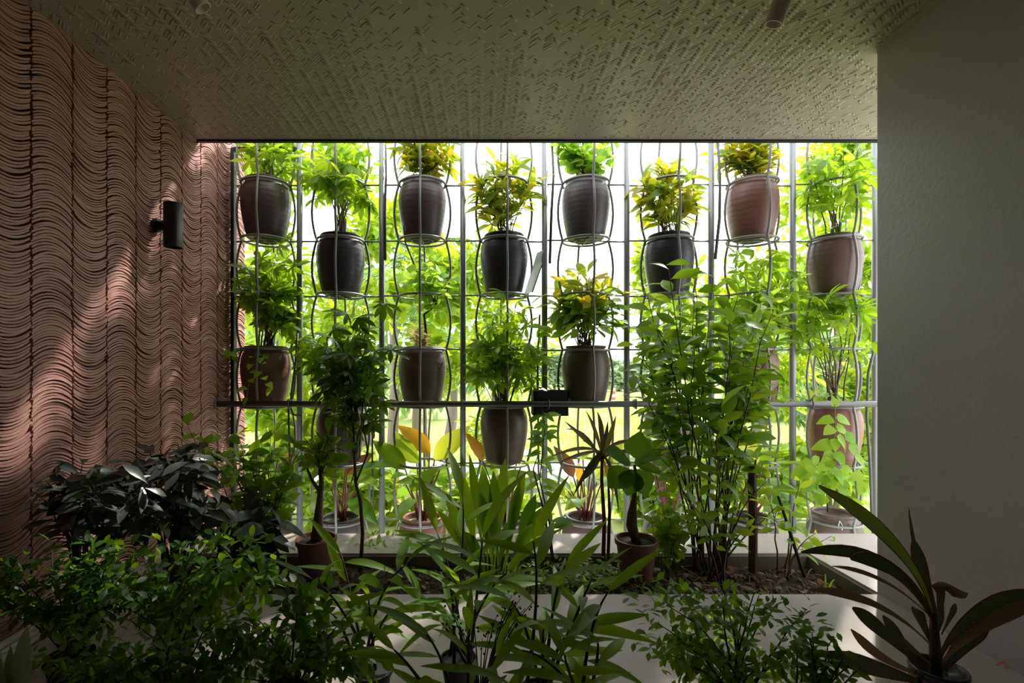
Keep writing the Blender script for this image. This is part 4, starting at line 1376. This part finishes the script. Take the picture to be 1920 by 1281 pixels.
tree('leafy_tree', 'bright tree outside behind the croton pots right of centre', 'tree', og(1230, 5.0), [oc(1255, 560, 60, 70, 5.0), oc(1225, 480, 30, 30, 5.0)], 855, 'obovate', 'bright', (0.110, 0.176), .03, G)
tree('leafy_tree', 'wide bright tree outside behind the reddish pots near the grey wall', 'tree', og(1420, 5.2), [oc(1420, 560, 85, 95, 5.2), oc(1340, 640, 70, 90, 5.2), oc(1440, 700, 70, 70, 5.2)], 2090, 'obovate', 'bright', (0.110, 0.187), .03, G)
tree('leafy_tree', 'tall bright tree outside seen between the last posts by the grey wall', 'tree', og(1570, 4.8), [oc(1560, 400, 80, 120, 4.8), oc(1590, 300, 55, 50, 4.8), oc(1500, 560, 60, 70, 4.8), oc(1610, 560, 50, 80, 4.8)], 2850, 'obovate', 'bright', (0.110, 0.176), .03, G)
tree('leafy_shrub', 'low bright shrubs outside behind the string tied pot', 'shrub', og(1560, 4.4), [oc(1560, 880, 90, 60, 4.4), oc(1450, 900, 80, 55, 4.4), oc(1620, 780, 40, 90, 4.4)], 1900, 'round', 'bright', (0.077, 0.132), .02, G)
tree('leafy_shrub', 'low bright shrubs outside behind the wooden stake', 'shrub', og(1330, 4.4), [oc(1320, 880, 80, 60, 4.4), oc(1230, 930, 60, 40, 4.4)], 1235, 'round', 'bright', (0.077, 0.132), .02, G)
tree('leafy_shrub', 'low bright shrubs outside behind the orange philodendron leaf', 'shrub', og(850, 4.4), [oc(800, 930, 90, 45, 4.4), oc(930, 940, 70, 35, 4.4)], 1045, 'round', 'bright', (0.077, 0.132), .02, G)


def fern_palm(px, d, cx_, cy_, nf, L, label, mat='palm'):
    base = og(px, d)
    root = thing('feathery_palm', label, 'tree', base, G)
    top = P(cx_, cy_, d); o0 = base
    obj('trunk', MB().tube([Vector((0, 0, 0)), (top - o0) * .5 + Vector((.05, 0, 0)), top - o0], [.09, .075, .06], 9).mesh('trunk', M['trunk']), root)
    for f in range(nf):
        a = f * GA; el = random.uniform(-.2, 1.2)
        dv = Vector((math.cos(a) * math.cos(el), math.sin(a) * math.cos(el), math.sin(el))) * L * random.uniform(.8, 1.15)
        pts = bez(top, top + dv * .6 + Vector((0, 0, .15 * L)), top + dv + Vector((0, 0, -.35 * L)), 12)
        fr = obj('frond', MB().tube([q - o0 for q in pts], .008, 4).mesh('frond', M['green_stem']), root)
        pos = []; dirs = []; sz = []
        for i in range(2, 46):
            u = i / 46 * 10.99
            p = pts[int(u)].lerp(pts[int(u) + 1], u % 1); tan = (pts[int(u) + 1] - pts[int(u)]).normalized()
            sd_ = tan.cross(Vector((0, 0, 1))).normalized()
            for sg in (-1, 1):
                pos.append(p - o0); dirs.append(sd_ * sg + tan * .45 + Vector((0, 0, -.15))); sz.append(L * .26 * math.sin(math.pi * (.12 + .84 * i / 46)))
        lf_ = stuff_leaves('leaflets', fr, 'lance', mat, [tuple(q) for q in pos], [tuple(q) for q in dirs], sz)
    return root


fern_palm(735, 7.5, 735, 560, 15, 1.5, 'feathery grey green palm outside behind the second post')
fern_palm(690, 8.5, 660, 700, 13, 1.4, 'lower feathery palm outside left of the twisted stem pot')
fern_palm(835, 7.0, 850, 690, 13, 1.3, 'feathery palm outside right of the twisted stem pot')
fern_palm(780, 9.0, 780, 470, 13, 1.5, 'tall feathery palm outside reaching up behind the top row')
fern_palm(1560, 8.0, 1560, 720, 13, 1.4, 'feathery palm outside behind the terracotta pot')
fern_palm(1380, 8.5, 1440, 780, 12, 1.2, 'feathery palm outside behind the red pot of the third row')
tree('dark_tree', 'greyish green trees standing farther back at left', 'tree', og(600, 13), [oc(620, 640, 140, 150, 13), oc(800, 640, 90, 120, 13), oc(500, 640, 120, 120, 13)], 3000, 'obovate', 'palm', (.28, .45), .15, G)
tree('dark_tree', 'greyish green trees standing farther back at right', 'tree', og(1500, 13), [oc(1450, 690, 110, 110, 13), oc(1580, 660, 120, 140, 13), oc(1700, 640, 100, 150, 13)], 3000, 'obovate', 'palm', (.28, .45), .15, G)
tree('far_trees', 'hazy far tree behind the field left of the centre pot', 'tree', og(1040, 26), [oc(1035, 690, 32, 30, 26), oc(985, 700, 30, 24, 26)], 900, 'round', 'far', (.3, .5), .1, G)
tree('far_trees', 'hazy far tree behind the field right of the centre pot', 'tree', og(1160, 27), [oc(1155, 695, 26, 32, 27), oc(1195, 705, 26, 25, 27)], 900, 'round', 'far', (.3, .5), .1, G)
tree('far_trees', 'hazy far trees along the field edge at centre', 'tree', og(1100, 32), [oc(1100, 712, 70, 14, 32)], 900, 'round', 'far', (.3, .5), .1, G)
# field grass
N = 6000
gx = RNG.uniform(860, 1330, N); gd = 5 + 18 * RNG.random(N) ** 1.6
pos = np.stack([(gx - VX) / F * gd, gd, np.full(N, ZG)], 1)
keep = (gd < 5.6) | (gd > 7.2)
pos = pos[keep]; N = len(pos)
gf = thing('field_grass', 'sunlit yellow green grass of the field beyond the rack', 'grass', og(1100, 7.3))
dd = RNG.normal(0, .35, (N, 3)); dd[:, 2] = 1
o = stuff_leaves('blades', gf, 'lance', 'grass', pos - np.array(gf.location), dd, RNG.uniform(.06, .16, N) * (1 + pos[:, 1] * .04))
# marker pole
d_ = 16.0
b0 = og(1150, d_)
root = thing('marker_pole', 'red and white striped marker pole in the field', 'pole', b0)
hp = P(1150, 728, d_).z - ZG
for i in range(7):
    obj('band', MB().tube([(0, 0, hp * i / 7), (0, 0, hp * (i + 1) / 7)], .07, 8).mesh('band', M['red_paint' if i % 2 else 'white_paint']), root, loc=(0, 0, 0))
# low red masonry and pale kerb seen under the bottom pots
b0 = og(690, 4.9)
lw = thing('low_wall', 'low reddish masonry block on the ground seen under the bottom pots', 'wall', b0)
for i in range(3):
    for j in range(3):
        obj('block', MB().box((-.3 + .2 * i + .004, 0, .115 * j), (-.1 + .2 * i - .004, .12, .115 * j + .107)).mesh('block', M['brick_red'], False), lw)
